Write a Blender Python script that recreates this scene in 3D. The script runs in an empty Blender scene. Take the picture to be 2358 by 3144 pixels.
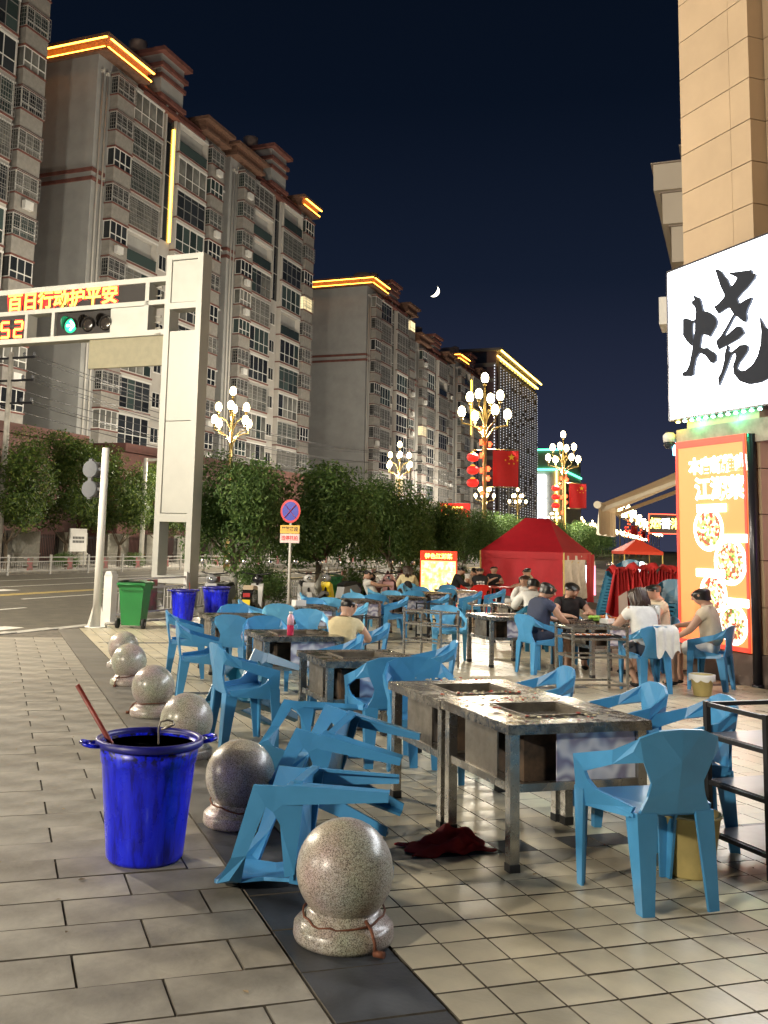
import bpy, bmesh, math, random
from mathutils import Vector, Matrix
from math import sin, cos, pi, radians as R
random.seed(7)
S = bpy.context.scene
COL = S.collection

# ------------------------------------------------------------------ camera
# world axes: x and y run along the plaza's tile grid, z up, plaza paving at z = 0
YA, YC = -0.3101, 0.400            # heading of the tile grid and of the street, measured from the view
PITCH, ROLL, EYE = 0.1301, 0.0274, 1.6
def to_world(X, Y, Z=0.0):         # (right, forward, up) of the view's heading -> world
    return Vector((X*cos(YA) - Y*sin(YA), X*sin(YA) + Y*cos(YA), Z))
cp, sp, cr, sr = cos(PITCH), sin(PITCH), cos(ROLL), sin(ROLL)
right = to_world(cr, -sp*sr, cp*sr); down = to_world(sr, sp*cr, -cp*cr); fwd = to_world(0, cp, sp)
cam_d = bpy.data.cameras.new('camera'); cam = bpy.data.objects.new('camera', cam_d); COL.objects.link(cam)
m = Matrix.Identity(4)
for i in range(3):
    m[i][0], m[i][1], m[i][2] = right[i], -down[i], -fwd[i]
m.translation = Vector((0, 0, EYE))
cam.matrix_world = m
cam_d.sensor_fit = 'VERTICAL'; cam_d.sensor_height = 36.0
cam_d.lens = 36.0*3027.3/3144
cam_d.shift_x = (1179 - 985.7)/3144; cam_d.shift_y = -(1572 - 1264.6)/3144
cam_d.clip_start = 0.05; cam_d.clip_end = 3000
S.camera = cam

# ------------------------------------------------------------------ night sky, moonlight, exposure
W = bpy.data.worlds.new('World'); S.world = W; W.use_nodes = True
wn, wl = W.node_tree.nodes, W.node_tree.links
bg = wn['Background']
tc = wn.new('ShaderNodeTexCoord'); sx = wn.new('ShaderNodeSeparateXYZ'); rp = wn.new('ShaderNodeValToRGB')
wl.new(tc.outputs['Generated'], sx.inputs[0]); wl.new(sx.outputs['Z'], rp.inputs[0]); wl.new(rp.outputs[0], bg.inputs[0])
cre = rp.color_ramp; cre.elements[0].position = 0.0; cre.elements[0].color = (0.0225, 0.0255, 0.046, 1)
cre.elements[1].position = 0.75; cre.elements[1].color = (0.0008, 0.0017, 0.0038, 1)
for p_, c_ in ((0.12, (0.0112, 0.0142, 0.029, 1)), (0.26, (0.0041, 0.0068, 0.0152, 1)), (0.42, (0.0016, 0.0033, 0.0080, 1))):
    e_ = cre.elements.new(p_); e_.color = c_
bg.inputs[1].default_value = 0.9
sun_d = bpy.data.lights.new('moonlight', 'SUN'); sun_d.energy = 0.02; sun_d.angle = R(0.5); sun_d.color = (0.8, 0.87, 1.0)
sun = bpy.data.objects.new('moonlight', sun_d); COL.objects.link(sun); sun.rotation_euler = (R(62), 0, R(200))
S.view_settings.view_transform = 'Standard'; S.view_settings.look = 'None'
S.view_settings.exposure = 1.0; S.view_settings.gamma = 1.0; S.view_settings.use_curve_mapping = False
S.cycles.use_denoising = True
S.cycles.max_bounces = 6; S.cycles.diffuse_bounces = 3; S.cycles.glossy_bounces = 3; S.cycles.transparent_max_bounces = 6
S.cycles.sample_clamp_indirect = 4.0; S.cycles.sample_clamp_direct = 0.0
S.cycles.caustics_reflective = False; S.cycles.caustics_refractive = False

# ------------------------------------------------------------------ materials
MATS = {}
def mat(name, col, rough=0.6, metal=0.0, var=0.0, scale=6.0, bump=0.0, bscale=40.0, rnd=0.0, emit=None, estr=0.0, coat=0.0, col2=None, spec=0.5, trans=0.0, detail=4.0, sampling=None, rvar=0.0):
    """principled material; var/col2 = noise patches of colour, rnd = lightness differing piece by piece"""
    M = bpy.data.materials.new(name); M.use_nodes = True; MATS[name] = M
    nt = M.node_tree; N, L = nt.nodes, nt.links; P = N['Principled BSDF']
    P.inputs['Base Color'].default_value = (*col, 1); P.inputs['Roughness'].default_value = rough
    P.inputs['Metallic'].default_value = metal; P.inputs['Specular IOR Level'].default_value = spec
    P.inputs['Coat Weight'].default_value = coat
    if trans: P.inputs['Transmission Weight'].default_value = trans
    tcn = None
    def coord():
        nonlocal tcn
        if tcn is None: tcn = N.new('ShaderNodeTexCoord')
        return tcn.outputs['Object']
    out = None
    if var or col2:
        nz = N.new('ShaderNodeTexNoise'); nz.inputs['Scale'].default_value = scale; nz.inputs['Detail'].default_value = detail; nz.inputs['Roughness'].default_value = 0.6
        L.new(coord(), nz.inputs['Vector'])
        cr_ = N.new('ShaderNodeValToRGB'); e = cr_.color_ramp.elements; e[0].position = 0.33; e[1].position = 0.68
        c2 = col2 if col2 else tuple(min(1, c*(1+var)) for c in col); c1 = col if col2 else tuple(c*(1-var) for c in col)
        e[0].color = (*c1, 1); e[1].color = (*c2, 1)
        L.new(nz.outputs['Fac'], cr_.inputs[0]); out = cr_.outputs[0]
        if rvar:
            mr = N.new('ShaderNodeMapRange'); mr.inputs[1].default_value = 0.3; mr.inputs[2].default_value = 0.7
            mr.inputs[3].default_value = max(0.03, rough-rvar); mr.inputs[4].default_value = min(1, rough+rvar)
            L.new(nz.outputs['Fac'], mr.inputs[0]); L.new(mr.outputs[0], P.inputs['Roughness'])
    if rnd:
        oi = N.new('ShaderNodeObjectInfo'); ge = N.new('ShaderNodeNewGeometry')
        ad = N.new('ShaderNodeMath'); ad.operation = 'ADD'; fr = N.new('ShaderNodeMath'); fr.operation = 'FRACT'
        L.new(oi.outputs['Random'], ad.inputs[0]); L.new(ge.outputs['Random Per Island'], ad.inputs[1]); L.new(ad.outputs[0], fr.inputs[0])
        mr = N.new('ShaderNodeMapRange'); mr.inputs[3].default_value = 1-rnd; mr.inputs[4].default_value = 1+rnd; L.new(fr.outputs[0], mr.inputs[0])
        hs = N.new('ShaderNodeHueSaturation'); L.new(mr.outputs[0], hs.inputs['Value'])
        if out: L.new(out, hs.inputs['Color'])
        else: hs.inputs['Color'].default_value = (*col, 1)
        out = hs.outputs[0]
    if out: L.new(out, P.inputs['Base Color'])
    if bump:
        nb = N.new('ShaderNodeTexNoise'); nb.inputs['Scale'].default_value = bscale; nb.inputs['Detail'].default_value = 3
        L.new(coord(), nb.inputs['Vector'])
        bp = N.new('ShaderNodeBump'); bp.inputs['Strength'].default_value = bump; bp.inputs['Distance'].default_value = 0.01
        L.new(nb.outputs['Fac'], bp.inputs['Height']); L.new(bp.outputs[0], P.inputs['Normal'])
    if emit:
        P.inputs['Emission Color'].default_value = (*emit, 1); P.inputs['Emission Strength'].default_value = estr
    if sampling: M.cycles.emission_sampling = sampling
    return M

# ------------------------------------------------------------------ mesh builder
class MB:
    def __init__(s): s.v = []; s.f = []; s.m = []; s.sm = []
    def add(s, vs, fs, mi=0, smooth=False):
        o = len(s.v); s.v += [tuple(p) for p in vs]
        for f in fs: s.f.append(tuple(i+o for i in f)); s.m.append(mi); s.sm.append(smooth)
        return s
    def box(s, x0, x1, y0, y1, z0, z1, mi=0):
        return s.add([(x0,y0,z0),(x1,y0,z0),(x1,y1,z0),(x0,y1,z0),(x0,y0,z1),(x1,y0,z1),(x1,y1,z1),(x0,y1,z1)],
                     [(3,2,1,0),(4,5,6,7),(0,1,5,4),(1,2,6,5),(2,3,7,6),(3,0,4,7)], mi)
    def bar(s, p, q, w, h=None, mi=0, up=(0,0,1)):
        """square bar from p to q"""
        h = h or w; p, q = Vector(p), Vector(q); d = (q-p).normalized(); u = Vector(up)
        if abs(d.dot(u)) > 0.95: u = Vector((1,0,0))
        a = d.cross(u).normalized()*w/2; b = a.normalized().cross(d).normalized()*h/2
        vs = [p-a-b, p+a-b, p+a+b, p-a+b, q-a-b, q+a-b, q+a+b, q-a+b]
        return s.add(vs, [(3,2,1,0),(4,5,6,7),(0,1,5,4),(1,2,6,5),(2,3,7,6),(3,0,4,7)], mi)
    def tube(s, pts, r, seg=8, mi=0, caps=True, smooth=True):
        """round tube through pts, r a number or one radius per point"""
        pts = [Vector(p) for p in pts]; n = len(pts); rs = r if hasattr(r, '__len__') else [r]*n
        vs = []; fs = []; prev = None
        for i, p in enumerate(pts):
            d = (pts[min(i+1,n-1)] - pts[max(i-1,0)]).normalized()
            if prev is None:
                u = Vector((0,0,1)) if abs(d.z) < 0.9 else Vector((1,0,0)); a = d.cross(u).normalized()
            else: a = (prev - d*prev.dot(d)).normalized()
            prev = a; b = d.cross(a)
            for k in range(seg):
                t = 2*pi*k/seg; vs.append(p + (a*cos(t) + b*sin(t))*rs[i])
        for i in range(n-1):
            for k in range(seg):
                k2 = (k+1) % seg; fs.append((i*seg+k, i*seg+k2, (i+1)*seg+k2, (i+1)*seg+k))
        s.add(vs, fs, mi, smooth)
        if caps:
            o = len(s.v) - len(vs)
            s.f.append(tuple(o+k for k in reversed(range(seg)))); s.m.append(mi); s.sm.append(False)
            s.f.append(tuple(o+(n-1)*seg+k for k in range(seg))); s.m.append(mi); s.sm.append(False)
        return s
    def cyl(s, p, q, r0, r1=None, seg=16, mi=0, smooth=True): return s.tube([p, q], [r0, r0 if r1 is None else r1], seg, mi, True, smooth)
    def lathe(s, prof, seg=24, c=(0,0,0), mi=0, smooth=True):
        vs = []; fs = []; n = len(prof)
        for (r, z) in prof:
            for k in range(seg):
                t = 2*pi*k/seg; vs.append((c[0]+r*cos(t), c[1]+r*sin(t), c[2]+z))
        for i in range(n-1):
            for k in range(seg):
                k2 = (k+1) % seg; fs.append((i*seg+k, i*seg+k2, (i+1)*seg+k2, (i+1)*seg+k))
        if prof[0][0] > 1e-4: fs.append(tuple(reversed(range(seg))))
        if prof[-1][0] > 1e-4: fs.append(tuple((n-1)*seg+k for k in range(seg)))
        return s.add(vs, fs, mi, smooth)
    def ball(s, c, r, seg=16, rings=10, mi=0, sc=(1,1,1)):
        prof = [(max(1e-5, r*sin(pi*i/rings)), -r*cos(pi*i/rings)) for i in range(rings+1)]
        o = len(s.v); s.lathe(prof, seg, (0,0,0), mi)
        for i in range(o, len(s.v)):
            x, y, z = s.v[i]; s.v[i] = (c[0]+x*sc[0], c[1]+y*sc[1], c[2]+z*sc[2])
        return s
    def prism(s, poly, z0, z1, mi=0, axis='z'):
        """poly in the plane across axis, extruded along it"""
        n = len(poly)
        def P(a, b, c): return {'z': (a,b,c), 'y': (a,c,b), 'x': (c,a,b)}[axis]
        vs = [P(a,b,z0) for a,b in poly] + [P(a,b,z1) for a,b in poly]
        return s.add(vs, [tuple(reversed(range(n))), tuple(range(n,2*n))] + [(i,(i+1)%n,n+(i+1)%n,n+i) for i in range(n)], mi)
    def move(s, fn, start=0):
        s.v[start:] = [tuple(fn(Vector(p))) for p in s.v[start:]]; return s
    def mesh(s, name, mats):
        me = bpy.data.meshes.new(name); me.from_pydata(s.v, [], s.f)
        for M in (mats if isinstance(mats, (list, tuple)) else [mats]): me.materials.append(MATS[M] if isinstance(M, str) else M)
        me.polygons.foreach_set('material_index', s.m); me.polygons.foreach_set('use_smooth', s.sm)
        bm = bmesh.new(); bm.from_mesh(me); bmesh.ops.recalc_face_normals(bm, faces=bm.faces); bm.to_mesh(me); bm.free()
        me.update(); return me
    def build(s, name, mats, parent=None, loc=(0,0,0), rz=0.0, **kw):
        return put(name, s.mesh(name, mats), parent, loc, rz, **kw)
def put(name, me, parent=None, loc=(0,0,0), rz=0.0, **kw):
    o = bpy.data.objects.new(name, me); COL.objects.link(o); o.parent = parent
    o.location = loc; o.rotation_euler = (0, 0, rz); tag(o, **kw); return o
def tag(o, label=None, cat=None, group=None, kind=None):
    if label: o['label'] = label
    if cat: o['category'] = cat
    if group: o['group'] = group
    if kind: o['kind'] = kind
    return o
def thing(name, label, cat, loc=(0,0,0), rz=0.0, group=None):
    o = bpy.data.objects.new(name, None); COL.objects.link(o); o.empty_display_size = 0.2
    o.location = loc; o.rotation_euler = (0, 0, rz); return tag(o, label, cat, group)
KIDS = {}
def kids(o):
    if o.name not in KIDS: KIDS[o.name] = [c for c in COL.objects if c.parent == o]
    return KIDS[o.name]
def copy_tree(o, parent=None):
    c = o.copy(); COL.objects.link(c); c.parent = parent
    ch = [copy_tree(k, c) for k in kids(o)]
    KIDS[c.name] = ch
    return c
def place(o, loc, rz, label=None, group=None):
    o.location = loc; o.rotation_euler = (0, 0, rz)
    if label: o['label'] = label
    if group: o['group'] = group
    return o
def text_mesh(name, body, size, mats, depth=0.01, align='CENTER', bold=0.0):
    cu = bpy.data.curves.new(name, 'FONT'); cu.body = body; cu.size = size; cu.extrude = depth; cu.align_x = align; cu.align_y = 'CENTER'
    cu.offset = bold; cu.resolution_u = 2
    t = bpy.data.objects.new(name, cu); COL.objects.link(t)
    dg = bpy.context.evaluated_depsgraph_get(); me = bpy.data.meshes.new_from_object(t.evaluated_get(dg))
    bpy.data.objects.remove(t); bpy.data.curves.remove(cu)
    me.name = name; me.materials.clear(); me.materials.append(MATS[mats]); return me
DEL = YC - YA                      # the street runs DEL clockwise from the tile grid
SD = Vector((sin(DEL), cos(DEL), 0)); SN = Vector((cos(DEL), -sin(DEL), 0))
def ST(t, n, z=0.0): return SD*t + SN*n + Vector((0,0,z))     # along and across the street -> world
SRZ = -DEL
# ------------------------------------------------------------------ palette
mat('paver', (0.255,0.232,0.190), 0.62, var=0.36, scale=3.2, bump=0.25, bscale=30, rnd=0.12, detail=8, rvar=0.15)
mat('joint_dark', (0.105,0.090,0.070), 0.9, var=0.4, scale=9)
mat('tile', (0.47,0.415,0.30), 0.36, var=0.22, scale=2.6, bump=0.12, bscale=55, rnd=0.07, detail=8, rvar=0.12)
mat('tile_pale', (0.62,0.60,0.42), 0.4, var=0.12, scale=5, rnd=0.06, bump=0.1)
mat('dark_slab', (0.040,0.044,0.052), 0.45, var=0.5, scale=3.5, bump=0.12, rnd=0.12, detail=8, rvar=0.2)
mat('asphalt', (0.082,0.072,0.052), 0.75, var=0.25, scale=2.5, bump=0.5, bscale=120, detail=8)
mat('road_white', (0.62,0.60,0.54), 0.6, var=0.25, scale=6)
mat('road_yellow', (0.60,0.44,0.12), 0.6, var=0.25, scale=6)
mat('kerb', (0.36,0.34,0.30), 0.7, var=0.2, scale=4, rnd=0.1)
mat('chair_blue', (0.055,0.250,0.49), 0.36, var=0.10, scale=3, rvar=0.08, bump=0.05, bscale=200)
mat('chair_pale', (0.11,0.37,0.60), 0.38, var=0.10, scale=3, rvar=0.08)
mat('chair_teal', (0.012,0.115,0.20), 0.36, var=0.12, scale=3, rvar=0.08)
mat('chair_red', (0.58,0.018,0.012), 0.35, var=0.08, scale=3)
mat('bin_blue', (0.006,0.010,0.50), 0.30, col2=(0.012,0.022,0.80), scale=3.5, rvar=0.12, detail=8)
mat('bin_rim', (0.012,0.012,0.20), 0.4, var=0.3, scale=9)
mat('rust', (0.16,0.055,0.028), 0.7, metal=0.3, var=0.4, scale=20)
mat('steel', (0.50,0.48,0.44), 0.27, metal=0.9, col2=(0.27,0.25,0.22), scale=5, rvar=0.14, detail=8, bump=0.03)
mat('steel_dirty', (0.30,0.27,0.22), 0.42, metal=0.6, col2=(0.10,0.085,0.07), scale=6, rvar=0.2, detail=9, bump=0.08)
mat('black_metal', (0.018,0.018,0.020), 0.4, var=0.2, metal=0.2)
mat('rubber', (0.015,0.015,0.015), 0.7)
mat('wood_red', (0.20,0.03,0.02), 0.45, var=0.4, scale=25)
mat('shelf_grey', (0.20,0.19,0.21), 0.3, var=0.2, scale=5)
mat('basket', (0.50,0.40,0.16), 0.45, var=0.15, scale=5)
mat('white_plastic', (0.70,0.69,0.66), 0.4, var=0.06)
mat('bag_film', (0.75,0.74,0.70), 0.25)
mat('cloth_red', (0.42,0.016,0.018), 0.8, var=0.15, scale=12, bump=0.2, bscale=250)
mat('food', (0.45,0.05,0.02), 0.5, col2=(0.55,0.25,0.05), scale=40)
def granite():
    M = mat('granite', (0.42,0.37,0.30), 0.20, coat=0.15); N, L = M.node_tree.nodes, M.node_tree.links; P = N['Principled BSDF']
    tcx = N.new('ShaderNodeTexCoord'); vo = N.new('ShaderNodeTexVoronoi'); vo.inputs['Scale'].default_value = 300
    L.new(tcx.outputs['Object'], vo.inputs['Vector'])
    r1 = N.new('ShaderNodeValToRGB'); r1.color_ramp.interpolation = 'CONSTANT'; e = r1.color_ramp.elements
    e[0].color = (0.13,0.10,0.08,1); e[1].position = 0.16; e[1].color = (0.36,0.29,0.22,1)
    for p_, c_ in ((0.45,(0.52,0.45,0.37,1)),(0.68,(0.30,0.24,0.18,1)),(0.84,(0.55,0.49,0.42,1))): e.new(p_).color = c_
    sp_ = N.new('ShaderNodeSeparateColor'); L.new(vo.outputs['Color'], sp_.inputs[0]); L.new(sp_.outputs[0], r1.inputs[0])
    nz = N.new('ShaderNodeTexNoise'); nz.inputs['Scale'].default_value = 5; nz.inputs['Detail'].default_value = 7; L.new(tcx.outputs['Object'], nz.inputs['Vector'])
    mx = N.new('ShaderNodeMix'); mx.data_type = 'RGBA'; mx.blend_type = 'MULTIPLY'; mx.inputs[0].default_value = 0.6
    L.new(r1.outputs[0], mx.inputs[6]); L.new(nz.outputs['Color'], mx.inputs[7])
    mr = N.new('ShaderNodeMapRange'); mr.inputs[3].default_value = 0.14; mr.inputs[4].default_value = 0.5; L.new(nz.outputs['Fac'], mr.inputs[0]); L.new(mr.outputs[0], P.inputs['Roughness'])
    hs = N.new('ShaderNodeHueSaturation'); hs.inputs['Saturation'].default_value = 0.75; hs.inputs['Value'].default_value = 1.25; L.new(mx.outputs[2], hs.inputs['Color'])
    L.new(hs.outputs[0], P.inputs['Base Color'])
granite()
def scuffed():
    M = MATS['bin_blue']; N, L = M.node_tree.nodes, M.node_tree.links; P = N['Principled BSDF']
    t = N.new('ShaderNodeTexCoord'); mp = N.new('ShaderNodeMapping'); mp.inputs['Scale'].default_value = (9,9,1.3); a = N.new('ShaderNodeTexNoise'); a.inputs['Scale'].default_value = 2.2; a.inputs['Detail'].default_value = 9; a.inputs['Roughness'].default_value = .68
    L.new(t.outputs['Object'], mp.inputs[0]); L.new(mp.outputs[0], a.inputs['Vector']); r = N.new('ShaderNodeValToRGB'); e = r.color_ramp.elements
    e[0].position = .38; e[0].color = (0.004,0.006,0.30,1); e[1].position = .74; e[1].color = (0.10,0.13,0.80,1); e.new(.5).color = (0.008,0.016,0.72,1); e.new(.63).color = (0.014,0.03,0.85,1)
    b = N.new('ShaderNodeTexNoise'); b.inputs['Scale'].default_value = 34; b.inputs['Detail'].default_value = 6; L.new(t.outputs['Object'], b.inputs['Vector'])
    sz = N.new('ShaderNodeSeparateXYZ'); L.new(t.outputs['Object'], sz.inputs[0]); m1 = N.new('ShaderNodeMapRange'); m1.inputs[1].default_value = .46; m1.inputs[2].default_value = .53; L.new(sz.outputs['Z'], m1.inputs[0])
    m2 = N.new('ShaderNodeMapRange'); m2.inputs[1].default_value = .50; m2.inputs[2].default_value = .58; L.new(b.outputs['Fac'], m2.inputs[0]); mu = N.new('ShaderNodeMath'); mu.operation = 'MULTIPLY'; L.new(m1.outputs[0], mu.inputs[0]); L.new(m2.outputs[0], mu.inputs[1])
    mx = N.new('ShaderNodeMix'); mx.data_type = 'RGBA'; L.new(mu.outputs[0], mx.inputs[0]); L.new(a.outputs['Fac'], r.inputs[0]); L.new(r.outputs[0], mx.inputs[6]); mx.inputs[7].default_value = (0.010,0.010,0.05,1)
    L.new(mx.outputs[2], P.inputs['Base Color'])
scuffed()

# ------------------------------------------------------------------ ground
# one sheet to the horizon (asphalt), the plaza's mortar bed above it, then every paver, slab and tile
ground = MB().add([(-900,-300,-0.32),(1200,-300,-0.32),(1200,1500,-0.32),(-900,1500,-0.32)], [(0,1,2,3)]).build('road', 'asphalt', kind='structure')
KERB_N = -12.1
def GZ(x, y):   # the plaza falls gently away from the camera's end
    Y = -x*sin(YA) + y*cos(YA); return -0.014*(min(max(Y,5.0),24.0)-5.0)
def in_view(p, marg=0.06):
    from bpy_extras.object_utils import world_to_camera_view as w2c
    c = w2c(S, cam, Vector(p)); return c.z > 0.3 and -marg < c.x < 1+marg and -marg < c.y < 1+marg
bpy.context.view_layer.update()
S.render.resolution_x, S.render.resolution_y = 768, 1024
def street_n(x, y): return Vector((x,y,0)).dot(SN)
def bed_mesh():
    bm = bmesh.new(); vs = [bm.verts.new(p) for p in (ST(-30,KERB_N), ST(130,KERB_N), ST(130,60), ST(-30,60))]; bm.faces.new(vs)
    for Y in (5.0, 24.0): bmesh.ops.bisect_plane(bm, geom=bm.verts[:]+bm.edges[:]+bm.faces[:], plane_co=to_world(0,Y), plane_no=to_world(0,1))
    for v in bm.verts: v.co.z = GZ(v.co.x, v.co.y) - 0.012
    me = bpy.data.meshes.new('pavement'); bm.to_mesh(me); bm.free(); me.materials.append(MATS['joint_dark']); return me
pav = put('pavement', bed_mesh(), kind='structure')
def lay(name, cells, top_of, material, limit, rest_name):
    """cells: (x0,x1,y0,y1,dz); the pieces that show largest become parts, the others one joined part"""
    cells = sorted(cells, key=lambda c: (not in_view(((c[0]+c[1])/2,(c[2]+c[3])/2,0)), (c[0]+c[1])**2/4+(c[2]+c[3])**2/4))
    shared = {}
    for c in cells[:limit]:
        w, d = round(c[1]-c[0],3), round(c[3]-c[2],3)
        if (w,d) not in shared:
            b = 0.0015; mb = MB()
            mb.add([(-w/2,-d/2,-0.012),(w/2,-d/2,-0.012),(w/2,d/2,-0.012),(-w/2,d/2,-0.012),(-w/2+b,-d/2+b,0),(w/2-b,-d/2+b,0),(w/2-b,d/2-b,0),(-w/2+b,d/2-b,0)],
                   [(4,5,6,7)]); mb.add(mb.v[:], [(0,1,5,4),(1,2,6,5),(2,3,7,6),(3,0,4,7)], 1); mb.v = mb.v[:8]; mb.f[1:] = [tuple(i-8 for i in f_) for f_ in mb.f[1:]]; shared[(w,d)] = mb.mesh(name, [material, 'joint_dark'])
        o = put(name, shared[(w,d)], pav, ((c[0]+c[1])/2,(c[2]+c[3])/2,c[4]+GZ((c[0]+c[1])/2,(c[2]+c[3])/2)))
        o.rotation_euler = (random.gauss(0,0.0025), random.gauss(0,0.0025), 0)
    mb = MB()
    for c in cells[limit:]:
        b = 0.0015; g_ = GZ((c[0]+c[1])/2,(c[2]+c[3])/2); z = c[4]+g_; y_ = g_-0.012
        mb.add([(c[0],c[2],y_),(c[1],c[2],y_),(c[1],c[3],y_),(c[0],c[3],y_),(c[0]+b,c[2]+b,z),(c[1]-b,c[2]+b,z),(c[1]-b,c[3]-b,z),(c[0]+b,c[3]-b,z)],
               [(4,5,6,7)])
        k_ = len(mb.v)-8
        for f_ in ((0,1,5,4),(1,2,6,5),(2,3,7,6),(3,0,4,7)): mb.f.append(tuple(k_+i for i in f_)); mb.m.append(1); mb.sm.append(False)
    if mb.v: mb.build(rest_name, [material, 'joint_dark'], pav, kind='stuff')
jz = lambda s=0.0012: random.gauss(0, s)
# grey granite pavers, 0.293 x 0.61, half-bond
cells = []
row = 0; y = -2.6
ROW0 = 3.815 - 22*0.2935
for r_ in range(70):
    y0 = ROW0 + r_*0.2935; off = 0.37 if (r_ % 2 == 0) else 0.675
    x = off - 0.61*18
    while x < 1.16:
        x1 = min(x+0.61, 1.172); x0 = x
        if x1-x0 > 0.08 and street_n((x0+x1)/2, y0+0.15) > KERB_N+0.25: cells.append((x0+0.004, x1-0.004, y0+0.0045, y0+0.289, jz()))
        x += 0.61
lay('paver', cells, 0, 'paver', 300, 'far_pavers')
# the band of dark slabs that carries the stone balls
cells = []
for k in range(56):
    y0 = -2 + k*0.41
    if street_n(1.4, y0+0.2) > KERB_N+0.2: cells.append((1.180, 1.585, y0+0.003, y0+0.407, jz(0.0008)))
mat('slab_sheen', (0.15,0.138,0.118), 0.5, var=0.4, scale=3, detail=8, rnd=.15, rvar=.15)  # the same dark slabs farther off, their grazing reflection painted as a paler colour
lay('dark_slab', [c for c in cells if c[2] < 5.4], 0, 'dark_slab', 300, 'far_dark_slabs')
lay('sheen_slab', [c for c in cells if c[2] >= 5.4], 0, 'slab_sheen', 300, 'far_sheen_slabs')
# beige square tiles, with a pale strip and dark cross rows
beige, pale, dark = [], [], []
TX0, TY0, TS = 1.594, 3.045, 0.2048
for i in range(76):
    for k in range(-16, 150):
        x0 = TX0 + i*TS*1.026; y0 = TY0 + k*TS
        if street_n(x0+0.1, y0+0.1) < KERB_N+0.3: continue
        if x0 > 9.3 and y0 < 12.3: continue
        c = (x0+0.0032, x0+TS*1.026-0.0032, y0+0.0042, y0+TS-0.0042, jz(0.0006))
        if (k % 29) == 9 and 0.22 < random.random(): dark.append(c)
        elif i == 8: pale.append(c)
        else: beige.append(c)
lay('floor_tile', beige, 0, 'tile', 300, 'far_floor_tiles')
lay('dark_tile', dark, 0, 'dark_slab', 120, 'far_dark_tiles')
lay('pale_tile', pale, 0, 'tile_pale', 120, 'far_pale_tiles')
# kerb stones along the road
kerb_me = MB().box(-0.14,0.14,-0.594,0.594,-0.30,0.004).mesh('kerb_stone', 'kerb')
for k in range(90):
    p = ST(-10 + k*1.2, KERB_N-0.02); put('kerb_stone', kerb_me, pav, (p.x,p.y,GZ(p.x,p.y)), SRZ)
# road paint
def stripe(name, t0, t1, n0, n1, m_='road_white', z=-0.316):
    p = [ST(t0,n0,z), ST(t1,n0,z), ST(t1,n1,z), ST(t0,n1,z)]
    return MB().add(p, [(0,1,2,3)]).build(name, m_, ground)
for n in (-20.75, -21.05): stripe('centre_line', -60, 240, n-0.07, n+0.07, 'road_yellow')
for n in (-24.0, -27.0): stripe('lane_line', 12 if n > -25 else -60, 240, n-0.07, n+0.07)
for k in range(14): stripe('lane_dash', 17.0+k*9, 21.0+k*9, -17.1, -16.95)
for k in range(12): stripe('lane_line', 23.6+k*40, 62.6+k*40, -19.35, -19.2)
for k in range(9): stripe('crossing_bar', 11.5, 16.6, -13.0-k*0.95, -12.5-k*0.95)
stripe('arrow_mark', 25.5, 27.2, -23.0, -22.3)
# ------------------------------------------------------------------ stone ball bollards
ball_me = MB()
n_ = 22
ball_me.lathe([(max(1e-4,0.200*sin(pi*i/n_)), 0.262-0.200*cos(pi*i/n_)) for i in range(n_+1)], 48)
ball_me = ball_me.mesh('stone_ball', 'granite')
foot_me = MB().lathe([(0.200,0.0),(0.206,0.015),(0.204,0.055),(0.190,0.070),(0.172,0.076),(0.170,0.088),(0.155,0.097),(0.150,0.112),(0.138,0.122),(0.12,0.122)], 40).mesh('pedestal', 'granite')
def wire_me(seed):
    rr = random.Random(seed); pts = []
    for i in range(29):
        t = 2*pi*i/28; pts.append((0.168*cos(t)+rr.gauss(0,.004), 0.168*sin(t)+rr.gauss(0,.004), 0.110+0.025*sin(t+0.6)+rr.gauss(0,.003)))
    a = -0.35-pi/2+0.6
    mb = MB().tube(pts, 0.0045, 5, caps=False)
    x, y = 0.155*cos(a), 0.155*sin(a)
    mb.tube([(x,y,0.11),(x*1.25,y*1.25,0.09),(x*1.42,y*1.42,0.05),(x*1.45,y*1.45,0.01)], 0.0075, 6)
    mb.tube([(x*1.40,y*1.40,0.012),(x*1.62+0.02,y*1.62,0.014)], 0.014, 8)
    return mb.mesh('wire_tie', 'rust')
wire = wire_me(3)
ball_label = ['polished granite ball bollard in front of the overturned chairs, nothing leaning on it', 'granite ball bollard with the fallen chairs propped against it',
 'granite ball bollard directly behind the big blue tub', 'granite ball bollard beside the upright chair next to the teal fallen chair', 'granite ball bollard second from the road end of the row', 'granite ball bollard at the road end of the row']
for k in range(6):
    x, y = ((1.445,4.02),(1.415,5.75),(1.45,7.66),(1.475,9.55),(1.52,11.72),(1.66,13.45))[k]
    t = thing('stone_ball_bollard', ball_label[k], 'bollard', (x, y, GZ(x, y)), k*1.3, 'stone ball bollards along the dark slab band')
    put('ball', ball_me, t); put('pedestal', foot_me, t)
    if k in (0, 1, 3, 4): put('wire_tie', wire, t)

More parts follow.
